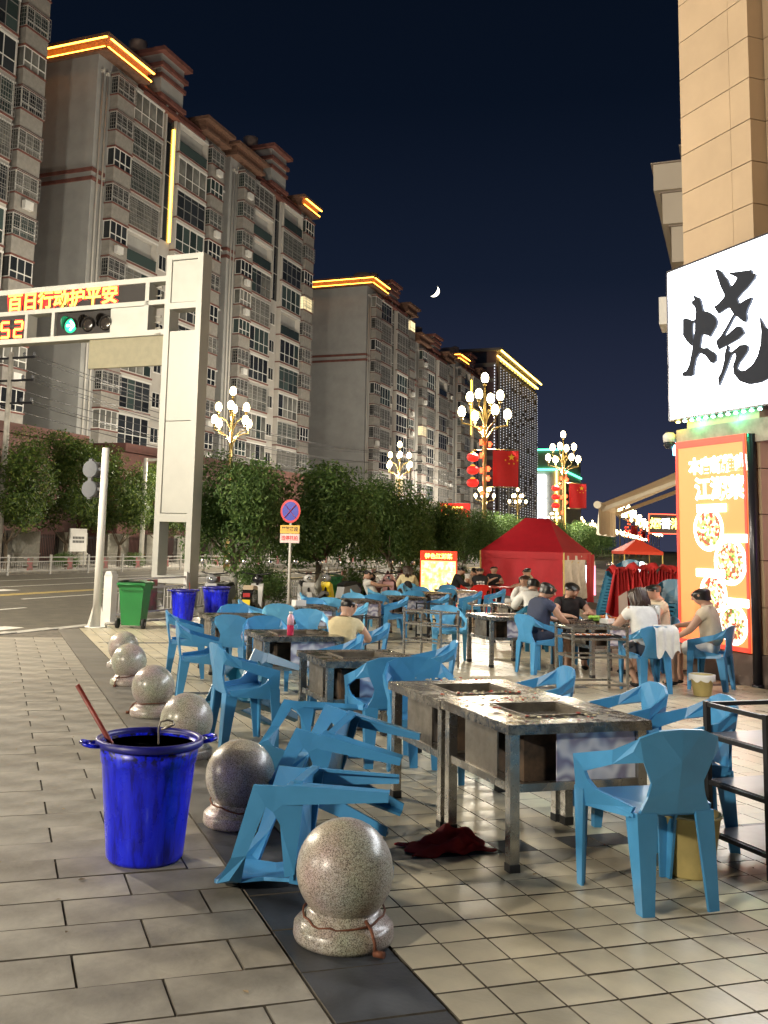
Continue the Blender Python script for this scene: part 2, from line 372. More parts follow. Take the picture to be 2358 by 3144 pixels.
# ------------------------------------------------------------------ faceted plastic armchair
def shell(polys, verts, th, name, material):
    """faceted plastic sheet of thickness th"""
    bm = bmesh.new(); vs = [bm.verts.new(v) for v in verts]
    for p in polys: bm.faces.new([vs[i] for i in p])
    bmesh.ops.recalc_face_normals(bm, faces=bm.faces)
    bmesh.ops.solidify(bm, geom=bm.faces[:], thickness=th)
    bmesh.ops.recalc_face_normals(bm, faces=bm.faces)
    me = bpy.data.meshes.new(name); bm.to_mesh(me); bm.free(); me.materials.append(MATS[material]); return me
def chair_meshes(m_):
    out = {}
    # seat: a shallow faceted dish
    V = [(-.21,-.19,.425),(.21,-.19,.425),(.245,.17,.445),(.215,.235,.435),(-.215,.235,.435),(-.245,.17,.445),(0,-.02,.412),(0,.235,.437),(-.10,-.19,.425),(.10,-.19,.425),(-.215,.235,.395),(.215,.235,.395)]
    out['seat'] = shell([(6,8,9),(6,9,1),(6,1,2),(6,2,3),(6,3,7),(6,7,4),(6,4,5),(6,5,0),(6,0,8),(3,7,4,10,11)], V, .016, 'seat', m_)
    # backrest: broad at the top, a waist, flaring again to the seat
    V = [(0,-.275,.802),(.115,-.268,.795),(.205,-.245,.762),(.225,-.222,.70),(.180,-.236,.655),(.135,-.228,.56),(.150,-.220,.50),(.190,-.205,.415),
         (0,-.262,.66),(0,-.235,.53),(0,-.215,.425)]
    nV = len(V); V += [(-x,y,z) for x,y,z in V[1:8]]   # mirrored 11..17
    mi = lambda i: {0:0,8:8,9:9,10:10}.get(i, i+10)
    F = [(0,1,8),(1,2,4,8),(2,3,4),(8,4,5),(8,5,9),(9,5,6),(9,6,10),(10,6,7)]
    out['backrest'] = shell(F + [tuple(mi(i) for i in reversed(f)) for f in F], V, .016, 'backrest', m_)
    for s, key in ((1,'arm_a'),(-1,'arm_b')):
        # arm sweeping down to the front, with the side panel under a slanted opening
        V = [(.205,-.245,.762),(.225,-.222,.70),(.262,-.115,.690),(.258,-.10,.622),(.280,.208,.608),(.272,.118,.545),(.268,.098,.512),(.268,.21,.50),(.262,.215,.375),(.215,-.165,.405),(.205,-.185,.452),(.256,.045,.478),(.180,-.236,.655)]
        F = [(0,2,3,1),(2,4,5,3),(4,7,6,5),(7,8,9,10,11,6),(1,3,12)]
        out[key] = shell([tuple(f) for f in F], [(x*s,y,z) for x,y,z in V], .016, 'armrest', m_)
        # legs: folded plates tapering to the floor
        def leg(a, b, wa, wb, da, db, key2):
            # L-section: outer plate + return, from a (top) to b (foot)
            V = []
            for (p, w_, d_) in ((a,wa,da),(b,wb,db)):
                V += [(p[0]*s, p[1]-w_*p[3], p[2]), (p[0]*s, p[1], p[2]), ((p[0]-d_)*s, p[1]+0.006*p[3], p[2])]
            out[key2] = shell([(0,1,4,3),(1,2,5,4)], V, .014, 'leg', m_)
        leg((.268,.218,.46,1), (.250,.228,.0,1), .085, .042, .075, .040, 'leg_f'+key[-1])
        leg((.200,-.208,.430,-1), (.198,-.236,.0,-1), .10, .052, .10, .058, 'leg_r'+key[-1])
    return out
CH = {}
for key, m_ in (('blue','chair_blue'),('pale','chair_pale'),('teal','chair_teal'),('red','chair_red')): CH[key] = chair_meshes(m_)
NM = {'seat':'seat','backrest':'backrest','arm_a':'armrest','arm_b':'armrest'}
def chair(x, y, head, label, col='blue', group='faceted blue plastic armchairs on the plaza', z=0.0, mw=None):
    """head: degrees clockwise from the tile grid's y axis, the way the sitter looks"""
    t = thing('plastic_armchair', label, 'chair', (x, y, z + GZ(x, y)), -R(head), group)
    if mw is not None: t.matrix_world = mw
    for k, me in CH[col].items(): put(NM.get(k, 'leg'), me, t)
    return t
# ------------------------------------------------------------------ upright chairs
def lying(top, foot_dir_u, f_tilt=None, foot=None, h=0.285):
    """chair on its back: u runs from feet to backrest top"""
    u = Vector(foot_dir_u).normalized(); f = (Vector((0,0,1)) - u*u.z).normalized()
    if f_tilt: f = Matrix.Rotation(f_tilt, 3, u) @ f
    x = f.cross(u)
    O = Vector(foot) + f*0.236 if foot else Vector(top) - u*0.80 + f*h
    M = Matrix.Identity(4)
    for i in range(3): M[i][0], M[i][1], M[i][2] = x[i], f[i], u[i]
    M.translation = O; return M
UP = [
 (2.10,10.50,98,'blue','upright blue armchair facing the second-row grill table, behind the row of stone balls'),
 (2.30,12.40,100,'blue','blue armchair behind another at the road end of the grill table row'),
 (1.98,8.05,85,'blue','upright blue armchair standing between two fallen chairs beside the stone balls'),
 (2.85,11.92,40,'blue','blue armchair with its plain back to the drink bottle table'),
 (3.24,13.78,190,'blue','blue armchair behind the last grill table of the row, facing it'),
 (3.92,15.35,110,'pale','pale blue armchair beside the black and white scooter'),
 (4.12,14.62,20,'pale','pale blue armchair pushed up to the table with the tissue box'),
 (3.00,11.22,190,'blue','blue armchair behind the table with the pink drink bottle'),
 (3.99,12.75,195,'pale','pale blue armchair behind the seated boy'),
 (3.05,8.92,285,'blue','blue armchair between two grill tables, directly in front of the boy'),
 (3.95,10.50,285,'blue','blue armchair next to the boy, facing the drink bottle table'),
 (2.87,7.17,8,'blue','large blue armchair facing the third grill table, seen from behind'),
 (2.93,6.62,190,'blue','blue armchair at the end of the double grill table, facing it'),
 (3.73,8.33,290,'blue','blue armchair standing alone right of the third grill table'),
 (3.62,6.28,285,'blue','blue armchair at the far corner of the double grill table'),
 (3.70,5.40,285,'blue','blue armchair at the middle of the double grill table, shop side'),
 (3.76,4.86,290,'blue','blue armchair beside the black shelf rack, shop side of the double grill table'),
 (3.00,4.13,2,'blue','blue armchair drawn up to the end of the double grill table, beside the yellow basket'),
 (5.90,18.55,110,'pale','pale blue armchair beside the white and yellow scooter'),
 (5.12,16.15,195,'blue','blue armchair behind the tissue box table'),
 (5.72,16.95,25,'pale','pale blue armchair beyond the boy, seen from behind'),
 (5.40,15.00,285,'pale','pale blue armchair with a small black rack beside it, turned to the tissue box table'),
 (7.80,20.95,110,'pale','pale blue armchair at the edge of the dining area, below the green bin'),
 (6.72,18.52,195,'pale','pale blue armchair behind the middle table, facing it'),
 (7.28,18.80,20,'blue','blue armchair between the two middle tables'),
 (8.20,20.15,195,'pale','pale blue armchair in front of the reclining man'),
 (7.15,17.50,285,'blue','blue armchair standing clear in the middle aisle, legs in full view'),
 (9.10,21.10,20,'blue','blue armchair beside the reclining man, seen from behind'),
 (8.65,18.90,285,'blue','blue armchair with the white pail behind it'),
 (10.50,24.30,110,'pale','pale blue armchair in the last row near the girl with the backpack'),
 (10.02,22.78,195,'blue','blue armchair behind the far table, facing it'),
 (10.62,22.60,20,'blue','blue armchair between the two far tables'),
 (11.40,24.10,195,'blue','blue armchair in front of the lit menu board'),
 (10.45,20.95,285,'blue','blue armchair with a hexagonal side opening, in the far aisle before the tent'),
 (11.90,22.50,285,'blue','blue armchair closest to the red chairs by the tent'),
 (6.70,14.20,195,'pale','pale blue armchair behind the steel trolley rack'),
 (8.90,15.40,15,'teal','teal armchair carrying the diner in the white blouse'),
 (7.20,12.35,80,'blue','blue armchair carrying the woman in the dark dress'),
 (7.60,10.45,8,'blue','blue armchair with a white jacket over its back'),
 (8.62,10.55,325,'blue','blue armchair in front of the glowing food poster'),
]
for (x, y, h, c, lab) in UP: chair(x, y, h, lab, c)
# the overturned ones
F1 = lying((1.10,4.80,0.0), (-0.88,0.47,0.03), 0.06)
chair(0,0,0,'blue armchair lying on its back behind the first stone ball', mw=F1, group='overturned chairs')
F2 = lying(None, (-0.72,0.50,0.20), -0.10, foot=(2.24,5.42,0.02))
chair(0,0,0,'blue armchair tipped over with its legs raised, behind another fallen chair', mw=F2, group='overturned chairs')
F3 = lying((1.82,7.05,-0.03), (-0.95,0.30,0.02), 1.15, h=0.275)
chair(0,0,0,'blue armchair lying on its side beyond the other fallen chairs', mw=F3, group='overturned chairs')
F4 = lying((1.78,8.55,-0.06), (-0.86,-0.22,0.32), 0.35, foot=(2.55,8.75,-0.035))
chair(0,0,0,'dark teal armchair fallen over behind the stone balls', 'teal', mw=F4, group='overturned chairs')
# red chairs round the tent diners
RED = [(12.60,26.15,115,'red plastic armchair under the diner in the black jacket'),(13.35,26.85,160,'red plastic armchair behind the diner with lowered head'),(12.75,24.95,20,'red plastic armchair under the diner in the printed black shirt'),
       (14.10,26.70,200,'red plastic armchair under the laughing diner'),(14.35,25.10,320,'red plastic armchair under the diner in the cream shirt'),(14.75,25.75,290,'red plastic armchair under the diner in the white shirt')]
for (x, y, h, lab) in RED: chair(x, y, h, lab, 'red', 'red chairs at the table by the tent')
# stacks of teal chairs
for n_, (sx, sy, cnt, hd, lab) in enumerate(((11.85,17.35,14,250,'teal armchair in the tall stack beside the red cloth bundle'),(10.05,13.45,9,240,'teal armchair in the short stack behind the red cloth bundle'))):
    for k in range(cnt):
        chair(sx+0.012*k, sy-0.01*k, hd, lab, 'teal', 'stacked teal chairs', z=0.062*k)

# ------------------------------------------------------------------ steel grill tables
def swirl():
    M = mat('swirl_steel', (0.6,0.6,0.7), 0.25, metal=0.25); N, L = M.node_tree.nodes, M.node_tree.links
    t = N.new('ShaderNodeTexCoord'); wv = N.new('ShaderNodeTexWave'); wv.wave_type = 'RINGS'; wv.inputs['Scale'].default_value = 3.0; wv.inputs['Distortion'].default_value = 9; wv.inputs['Detail'].default_value = 1.2; wv.inputs['Detail Scale'].default_value = 2.2
    L.new(t.outputs['Object'], wv.inputs[0]); r = N.new('ShaderNodeValToRGB'); e = r.color_ramp.elements
    e[0].color = (0.30,0.29,0.42,1); e[1].color = (0.80,0.80,0.86,1); e.new(0.5).color = (0.52,0.54,0.66,1)
    L.new(wv.outputs['Fac'], r.inputs[0]); L.new(r.outputs[0], N['Principled BSDF'].inputs['Base Color'])
swirl()
def grease():
    M = mat('greasy_top', (0.34,0.31,0.26), 0.25, metal=0.75); N, L = M.node_tree.nodes, M.node_tree.links; P = N['Principled BSDF']
    t = N.new('ShaderNodeTexCoord'); a = N.new('ShaderNodeTexNoise'); a.inputs['Scale'].default_value = 9; a.inputs['Detail'].default_value = 9; a.inputs['Roughness'].default_value = 0.7
    L.new(t.outputs['Object'], a.inputs['Vector']); r = N.new('ShaderNodeValToRGB'); e = r.color_ramp.elements
    e[0].position = 0.36; e[0].color = (0.07,0.06,0.05,1); e[1].position = 0.68; e[1].color = (0.62,0.52,0.34,1); e.new(0.52).color = (0.19,0.175,0.155,1); e.new(0.61).color = (0.30,0.27,0.22,1)
    L.new(a.outputs['Fac'], r.inputs[0]); L.new(r.outputs[0], P.inputs['Base Color'])
    m_ = N.new('ShaderNodeMapRange'); m_.inputs[1].default_value = 0.35; m_.inputs[2].default_value = 0.65; m_.inputs[3].default_value = 0.10; m_.inputs[4].default_value = 0.42; L.new(a.outputs['Fac'], m_.inputs[0]); L.new(m_.outputs[0], P.inputs['Roughness'])
    b = N.new('ShaderNodeBump'); b.inputs['Strength'].default_value = 0.35; b.inputs['Distance'].default_value = 0.004; L.new(a.outputs['Fac'], b.inputs['Height']); L.new(b.outputs[0], P.inputs['Normal'])
grease()
mat('charred', (0.03,0.024,0.02), 0.8, col2=(0.16,0.10,0.06), scale=8, detail=8)
mat('grill_wire', (0.30,0.28,0.25), 0.35, metal=0.8)
TB = {}
def table_meshes(w=0.84, d=0.80, h=0.72):
    hx, hy = w/2, d/2; gx, gy = 0.205, 0.19
    mb = MB()   # top plate with a rectangular well and folded rim
    for (x0,x1,y0,y1) in ((-hx,hx,-hy,-gy),(-hx,hx,gy,hy),(-hx,-gx,-gy,gy),(gx,hx,-gy,gy)): mb.box(x0,x1,y0,y1,h-0.012,h)
    for (x0,x1,y0,y1) in ((-hx-.002,hx+.002,-hy-.002,-hy+.012),(-hx-.002,hx+.002,hy-.012,hy+.002),(-hx-.002,-hx+.012,-hy+.012,hy-.012),(hx-.012,hx+.002,-hy+.012,hy-.012)): mb.box(x0,x1,y0,y1,h-0.05,h-0.0125)
    TB['tabletop'] = mb.mesh('tabletop', 'greasy_top')
    mb = MB()
    for (x0,x1,y0,y1) in ((-gx-.012,gx+.012,-gy-.012,-gy),(-gx-.012,gx+.012,gy,gy+.012),(-gx-.012,-gx,-gy,gy),(gx,gx+.012,-gy,gy)): mb.box(x0,x1,y0,y1,h+0.0005,h+0.008)
    for (x0,x1,y0,y1) in ((-gx,gx,-gy,-gy+.006),(-gx,gx,gy-.006,gy),(-gx,-gx+.006,-gy+.006,gy-.006),(gx-.006,gx,-gy+.006,gy-.006)): mb.box(x0,x1,y0,y1,h-0.07,h)
    mb.box(-gx,gx,-gy,gy,h-0.085,h-0.08)
    TB['grill_well'] = mb.mesh('grill_well', 'steel_dirty')
    mb = MB()
    for i in range(17): mb.box(-gx+.02+i*.0228-.003,-gx+.02+i*.0228+.003,-gy+.008,gy-.008,h-0.045,h-0.040)
    for i in range(8): mb.box(-gx+.008,gx-.008,-gy+.03+i*.046-.002,-gy+.03+i*.046+.002,h-0.0505,h-0.0455)
    TB['grill_grate'] = mb.mesh('grill_grate', 'grill_wire')
    lx, ly = hx-.045, hy-.045
    TB['leg'] = MB().box(-.026,.026,-.026,.026,.03,h-.0135).mesh('leg', 'steel')
    TB['foot'] = MB().box(-.029,.029,-.029,.029,0,.045).mesh('rubber_foot', 'rubber')
    mb = MB()
    for (x0,x1,y0,y1) in ((-lx+.027,lx-.027,-ly-.018,-ly+.018),(-lx+.027,lx-.027,ly-.018,ly+.018),(-lx-.018,-lx+.018,-ly+.027,ly-.027),(lx-.018,lx+.018,-ly+.027,ly-.027)): mb.box(x0,x1,y0,y1,.385,.425)
    mb.box(-lx+.02,lx-.02,-ly+.02,ly-.02,.388,.394)
    TB['rail'] = mb.mesh('lower_frame', 'steel')
    mb = MB(); gx2, gy2 = 0.23, 0.215
    for (x0,x1,y0,y1) in ((-gx2,gx2,-gy2,-gy2+.004),(-gx2,gx2,gy2-.004,gy2),(-gx2,-gx2+.004,-gy2+.004,gy2-.004),(gx2-.004,gx2,-gy2+.004,gy2-.004)): mb.box(x0,x1,y0,y1,.396,h-.09)
    TB['firebox'] = mb.mesh('firebox', 'charred')
    pw = 2*lx-.054
    TB['panel_f'] = MB().box(pw/2-0.47,pw/2-.002,-.004,.004,.426,h-.052).mesh('side_panel', 'swirl_steel')
    TB['panel_s'] = MB().box(-.17,.20,-.004,.004,.426,h-.052).mesh('side_panel', 'steel_dirty')
    TB['lx'], TB['ly'] = lx, ly
table_meshes()
def grill_table(x, y, label, rz=0.0, panels=('f','s','s','f')):
    t = thing('grill_table', label, 'table', (x, y, GZ(x,y)), rz, 'stainless steel grill tables')
    for k in ('tabletop','grill_well','grill_grate','rail','firebox'): put({'rail':'lower_frame'}.get(k,k), TB[k], t)
    for sx in (-1,1):
        for sy in (-1,1):
            l = put('leg', TB['leg'], t, (sx*TB['lx'], sy*TB['ly'], 0)); put('rubber_foot', TB['foot'], l)
    put('side_panel', TB['panel_f'], t, (0,-TB['ly'],0)); put('side_panel', TB['panel_s'], t, (0,TB['ly'],0), pi)
    put('side_panel', TB['panel_s'], t, (-TB['lx'],0,0), -pi/2); put('side_panel', TB['panel_s'], t, (TB['lx'],0,0), pi/2)
    return t
for (x, y, lab) in ((2.91,4.95,'greasy steel grill table with a bright swirl-finished panel, by the chair and yellow basket'),(2.91,5.765,'steel grill table butted against the swirl-panel table'),
   (2.90,7.83,'steel grill table between the double table and the drink bottle table'),(2.98,10.05,'steel grill table with a pink drink bottle on it'),(3.03,12.88,'last steel grill table of the row, near the blue tubs'),
   (7.22,13.38,'steel grill table beside the steel trolley rack'),(4.75,15.40,'steel grill table with a white tissue box'),(6.43,17.72,'steel grill table in the middle of the dining area'),(8.07,19.35,'steel grill table in front of the reclining man'),
   (9.85,21.92,'far steel grill table next to the hexagon-sided chair'),(11.18,23.22,'far steel grill table in front of the lit menu board'),(8.05,12.10,'table heaped with red food among the group of diners'),(9.30,16.55,'table between the two chatting diners beside the tall stack')):
    grill_table(x, y, lab)
rt = thing('red_table', 'red plastic table in the middle of the tent diners', 'table', (13.55,25.75,GZ(13.55,25.75)), 0.2)
MB().box(-.45,.45,-.45,.45,.68,.71).build('tabletop', 'chair_red', rt)
for sx in (-1,1):
    for sy in (-1,1): MB().bar((sx*.38,sy*.38,.68),(sx*.42,sy*.42,0),.05).build('leg', 'chair_red', rt)
# ------------------------------------------------------------------ tubs and small things on the plaza
def tub(x, y, label, rz=0.0, sc=1.0, handles=True):
    t = thing('plastic_tub', label, 'tub', (x, y, GZ(x,y)), rz, 'blue plastic tubs'); t.scale = (sc,sc,sc)
    H_ = 0.59; prof = [(0.001,0.004),(0.175,0.004),(0.19,0.02),(0.192,0.03)]
    prof += [(0.192+0.042*(z-0.03)/(0.47-0.03), z) for z in (0.1,0.2,0.3,0.4,0.47)]
    prof += [(0.240,0.478),(0.243,0.50),(0.250,0.565),(0.243,0.566),(0.232,0.50),(0.226,0.46),(0.182,0.03),(0.001,0.03)]
    MB().lathe(prof, 48).build('body', 'bin_blue', t)
    MB().lathe([(0.247,0.553),(0.268,0.556),(0.272,0.566),(0.270,0.588),(0.262,0.592),(0.246,0.590),(0.242,0.575),(0.247,0.553)], 48).build('rim', 'bin_rim', t)
    if handles:
        for s in (-1,1):
            hb = MB(); pts = [(s*0.262,-0.055,0.565),(s*0.30,-0.055,0.568),(s*0.335,-0.045,0.577),(s*0.345,0,0.580),(s*0.335,0.045,0.577),(s*0.30,0.055,0.568),(s*0.262,0.055,0.565)]
            hb.tube(pts, 0.010, 8); hb.tube([(s*0.30,-0.055,0.568),(s*0.30,0.055,0.568)], 0.007, 6); hb.build('handle', 'bin_blue', t)
    return t
tub(0.80,5.20,'big scuffed blue tub with a red stick and ladle in it, on the grey pavers', rz=0.06)
tub(4.04,22.35,'blue tub beside the green wheeled bin', 0.4, 1.15)
tub(4.88,22.80,'blue tub with white scuff marks, at the foot of the street tree', 0.8, 1.25)
st_ = MB(); st_.tube([(0.92,5.22,0.06),(0.43,5.29,0.84)], 0.0125, 10)
o = st_.build('stick', 'wood_red'); tag(o, 'dark red wooden stick leaning in the big blue tub', 'stick')
ld = MB(); ld.tube([(0.86,5.19,0.20),(0.845,5.20,0.55),(0.842,5.20,0.63),(0.85,5.20,0.66),(0.885,5.20,0.668),(0.915,5.20,0.66),(0.920,5.20,0.645),(0.90,5.20,0.635),(0.855,5.20,0.622)], 0.0055, 6)
ld.ball((0.86,5.19,0.17), 0.05, 12, 8, sc=(1,1,0.6))
tag(ld.build('ladle', 'steel_dirty'), 'thin metal ladle handle hooked in the big blue tub', 'ladle')
tag(MB().tube([(4.15,22.4,0.2),(4.19,22.42,0.62),(4.17,22.42,0.86)], 0.012, 6).move(lambda p: p+Vector((0,0,-0.27))).build('red_stick', 'wood_red'), 'short red stick standing in the blue tub beside the green wheeled bin', 'stick')
def basket(x, y, label, m_='basket', h=0.25, r0=0.10, r1=0.135, bag=True):
    t = thing('waste_basket', label, 'basket', (x, y, GZ(x,y)), 0, None)
    MB().lathe([(0.001,0.003),(r0*0.95,0.003),(r0,0.012),(r1,h-0.012),(r1+0.008,h-0.010),(r1+0.008,h),(r1-0.004,h),(r0-0.006,0.014),(0.001,0.012)], 32).build('body', m_, t)
    if bag:
        mb = MB(); rr = random.Random(int(x*100)); vs=[]; fs=[]; sg=32
        for i,(dr,z) in enumerate(((-0.008,h-0.05),(-0.004,h+0.004),(0.012,h+0.003),(0.014,h-0.03),(0.012,h-0.055))):
            for k in range(sg):
                a=2*pi*k/sg; r_=r1+dr+rr.uniform(0,0.006); zz=z+(rr.uniform(-0.03,0.01) if i==4 else 0); vs.append((r_*cos(a),r_*sin(a),zz))
        for i in range(4):
            for k in range(sg): fs.append((i*sg+k,i*sg+(k+1)%sg,(i+1)*sg+(k+1)%sg,(i+1)*sg+k))
        mb.add(vs,fs,0,True); mb.build('bag_liner','bag_film',t)
    return t
basket(3.40,4.36,'empty mustard yellow waste basket behind the chair drawn to the double grill table', h=0.30, r0=0.115, r1=0.155, bag=False)
basket(8.05,10.02,'beige waste basket with a clear bag, in front of the group of diners')
basket(8.30,18.75,'white plastic pail on the tiles below the middle tables', 'white_plastic', h=0.30, r0=0.12, r1=0.15, bag=False)
basket(3.18,8.55,'grey plastic pail under the grill table next to the boy', 'shelf_grey', h=0.28, bag=False)
# crumpled red cloth
cl = MB(); rr = random.Random(5); nx, ny = 34, 20; vs = []
for j in range(ny):
    for i in range(nx):
        u, v = i/(nx-1)*2-1, j/(ny-1)*2-1
        e = max(0, 1-(u*u+v*v)**1.4)
        f = 0.5+0.5*sin(7.5*u+3*v+1.3)*cos(3.1*v-5.2*u)+0.45*sin(15*u*v+8*v+2*u)
        x = u*0.225+0.02*sin(9*v+2*u); y = v*0.12+0.025*sin(7*u+3*v)
        vs.append((x, y, 0.006+e*(0.03+0.06*max(0,f))))
cl.add(vs, [(j*nx+i,j*nx+i+1,(j+1)*nx+i+1,(j+1)*nx+i) for j in range(ny-1) for i in range(nx-1)], 0, True)
o = cl.build('crumpled_cloth', 'cloth_red', None, (2.37,5.02,0.0), 0.05); tag(o, 'crumpled dark red cloth dropped on the tiles by the table leg', 'cloth')
mod = o.modifiers.new('th','SOLIDIFY'); mod.thickness = 0.006
# shelf racks
def rack(name, label, x0, x1, y0, y1, h, levels, m_, shelf=None, rz=0.0, tube=0.028, group=None):
    cx, cy = (x0+x1)/2, (y0+y1)/2; w, d = (x1-x0)/2, (y1-y0)/2
    t = thing(name, label, 'rack', (cx,cy,GZ(cx,cy)), rz, group)
    for sx in (-1,1):
        for sy in (-1,1): MB().box(sx*w-tube/2,sx*w+tube/2,sy*d-tube/2,sy*d+tube/2,0,h).build('post', m_, t)
    for z in levels:
        mb = MB(); b = tube*0.8
        for sy in (-1,1): mb.box(-w+tube/2,w-tube/2,sy*d-b/2,sy*d+b/2,z-b/2,z+b/2)
        for sx in (-1,1): mb.box(sx*w-b/2,sx*w+b/2,-d+tube/2,d-tube/2,z-b/2,z+b/2)
        mb.build('rail', m_, t)
        if shelf and z < h-.04: MB().box(-w+.006,w-.006,-d+.006,d-.006,z+b/2+.001,z+b/2+.006).build('shelf', shelf, t)
    return t
rack('shelf_rack','black steel rack with grey shelves beside the shop-side chairs',3.72,4.40,4.17,4.60,0.80,(0.12,0.38,0.62,0.785),'black_metal','shelf_grey',0.02)
sr = rack('trolley_rack','steel trolley rack holding a tray of skewers beside the group of diners',6.55,7.25,10.35,10.80,0.78,(0.10,0.42,0.63,0.755),'steel',None,-0.10)
rack('trolley_rack','empty steel trolley rack next to the swirl-panelled table',5.85,6.20,12.95,13.70,0.80,(0.10,0.35,0.58,0.76),'steel',None,0.35)
rack('trolley_rack','small steel rack behind the empty trolley rack',9.55,10.30,18.75,19.1,0.62,(0.12,0.36,0.58),'steel',None,0.3)
for (x,y,lab) in ((5.00,13.35,'thin black rack beside the boy'),(7.75,17.25,'black rack in front of the white pail chair'),(9.1,19.6,'black rack between the far tables'),(3.72,7.30,'low black rack behind the double grill table'),(3.62,9.20,'low black rack beside the boy and the third grill table')):
    rack('shelf_rack', lab, x-.16,x+.16,y-.16,y+.16, 0.70 if y>10 else 0.52, (0.1,0.4,0.68) if y>10 else (0.1,0.5), 'black_metal', 'black_metal', 0.3, 0.02, 'small black racks among the tables')
def on_rack(name, label, cat, mb, m_, x, y, z, rz=0): tag(mb.build(name, m_, None, (x,y,z+GZ(x,y)), rz), label, cat)
tr = MB(); tr.box(-.30,.30,-.19,.19,0,.006)
for (x0,x1,y0,y1) in ((-.30,.30,-.19,-.184),(-.30,.30,.184,.19),(-.30,-.294,-.184,.184),(.294,.30,-.184,.184)): tr.box(x0,x1,y0,y1,.006,.028)
on_rack('serving_tray','black tray on the steel trolley rack','tray',tr,'black_metal',6.90,10.575,.646,-0.1)
rr = random.Random(2)
for k in range(16):
    x = -.26+k*.034; a = rr.uniform(-.3,.3); mb = MB().tube([(0,-.14,.010),(0,.15,.012)],.0022,5); 
    for q in range(3): mb.ball((rr.uniform(-.004,.004),-.04+q*.045,.014),.013,8,5,sc=(1,1.5,.7))
    tag(mb.build('meat_skewer','food' if k%3 else 'white_plastic',None,(6.90+x*cos(-.1)-.0*sin(-.1),10.575+x*sin(-.1),.652+GZ(6.9,10.57)),a), 'raw meat skewer laid on the black tray of the steel trolley rack','skewer','skewers on the tray')
# tabletop items
bt = thing('drink_bottle','pink plastic drink bottle on the grill table in front of the boy','bottle',(2.86,9.74,.72+GZ(2.86,9.74)))
mat('pink_drink',(0.55,0.03,0.09),0.2); mat('pink_label',(0.75,0.40,0.48),0.4)
MB().lathe([(.001,0),(.031,0),(.034,.01),(.034,.10),(.030,.115)],20).build('body','pink_drink',bt); MB().lathe([(.0345,.105),(.0345,.165),(.028,.19),(.016,.205),(.016,.215)],20).build('wrapper','pink_label',bt); MB().lathe([(.018,.213),(.018,.235),(.001,.236)],16).build('cap','white_plastic',bt)
tb = thing('tissue_box','white tissue box with a tissue sticking out','box',(4.62,15.30,.72+GZ(4.6,15.3)),.3)
MB().box(-.10,.10,-.06,.06,0,.09).build('carton','white_plastic',tb); MB().add([(-.03,0,.09),(.05,.01,.09),(.03,.02,.17),(-.04,-.01,.20),(0,.015,.14)],[(0,1,4),(1,2,4),(2,3,4),(3,0,4)]).build('tissue','bag_film',tb)
fd = thing('food_tray','tray of red crayfish in the middle of the diners\' table','food',(8.15,12.12,.722+GZ(8.4,12)))
MB().lathe([(.001,0),(.2,0),(.23,.02),(.235,.022)],28).build('plate','steel',fd)
mb = MB(); rr = random.Random(8)
for k in range(70): 
    a, q = rr.uniform(0,6.28), rr.uniform(0,.19); mb.ball((q*cos(a),q*sin(a),.025+rr.uniform(0,.06)*(1-q/.25)),.022,7,5,sc=(1.4,.8,.7))
tag(mb.build('crayfish_heap','food',fd), kind='stuff')
mat('lettuce',(0.25,0.45,0.06),0.5,var=0.3,scale=20); mat('paper_blue',(0.45,0.6,0.68),0.6)
mb = MB(); 
for k in range(12): mb.ball((rr.uniform(-.07,.07),rr.uniform(-.06,.06),.03+rr.uniform(0,.05)),.05,8,6,sc=(1,.8,.5))
tag(mb.build('lettuce_heap','lettuce',None,(7.80,11.86,.725+GZ(8,12))),'heap of green lettuce on the diners\' table','lettuce')
tb = thing('tissue_pack','open tissue pack on the diners\' table','tissues',(7.95,11.80,.722+GZ(8,12)),.5)
MB().box(-.10,.10,-.06,.06,0,.06).build('carton','white_plastic',tb); MB().add([(-.05,0,.06),(.06,.01,.06),(.04,.03,.13),(-.05,-.02,.15),(0,.02,.11)],[(0,1,4),(1,2,4),(2,3,4),(3,0,4)]).build('tissue','paper_blue',tb)

# leavings on the double table
mat('crumb_pale',(0.62,0.55,0.38),.6,rnd=.35); mat('crumb_red',(0.40,0.06,0.03),.6,rnd=.4)
rr=random.Random(31)
for (cx,cy) in ((2.91,4.95),(2.91,5.765)):
    for m_ in ('crumb_pale','crumb_red'):
        mb=MB()
        for k in range(70 if m_=='crumb_pale' else 35):
            x,y=rr.gauss(cx-.05,.17),rr.choice((rr.gauss(cy+.27,.05),rr.gauss(cy-.27,.05),rr.gauss(cy,.2)))
            if abs(x-cx)<.23 and abs(y-cy)<.21 or abs(x-cx)>.39 or abs(y-cy)>.37: continue
            q=rr.uniform(.003,.011); mb.ball((x,y,.7225+q*.4),q,6,4,sc=(rr.uniform(.7,1.8),rr.uniform(.7,1.8),.5))
        tag(mb.build('food_crumbs',m_),'scattered food crumbs and sauce on the double grill table','crumbs',kind='stuff')
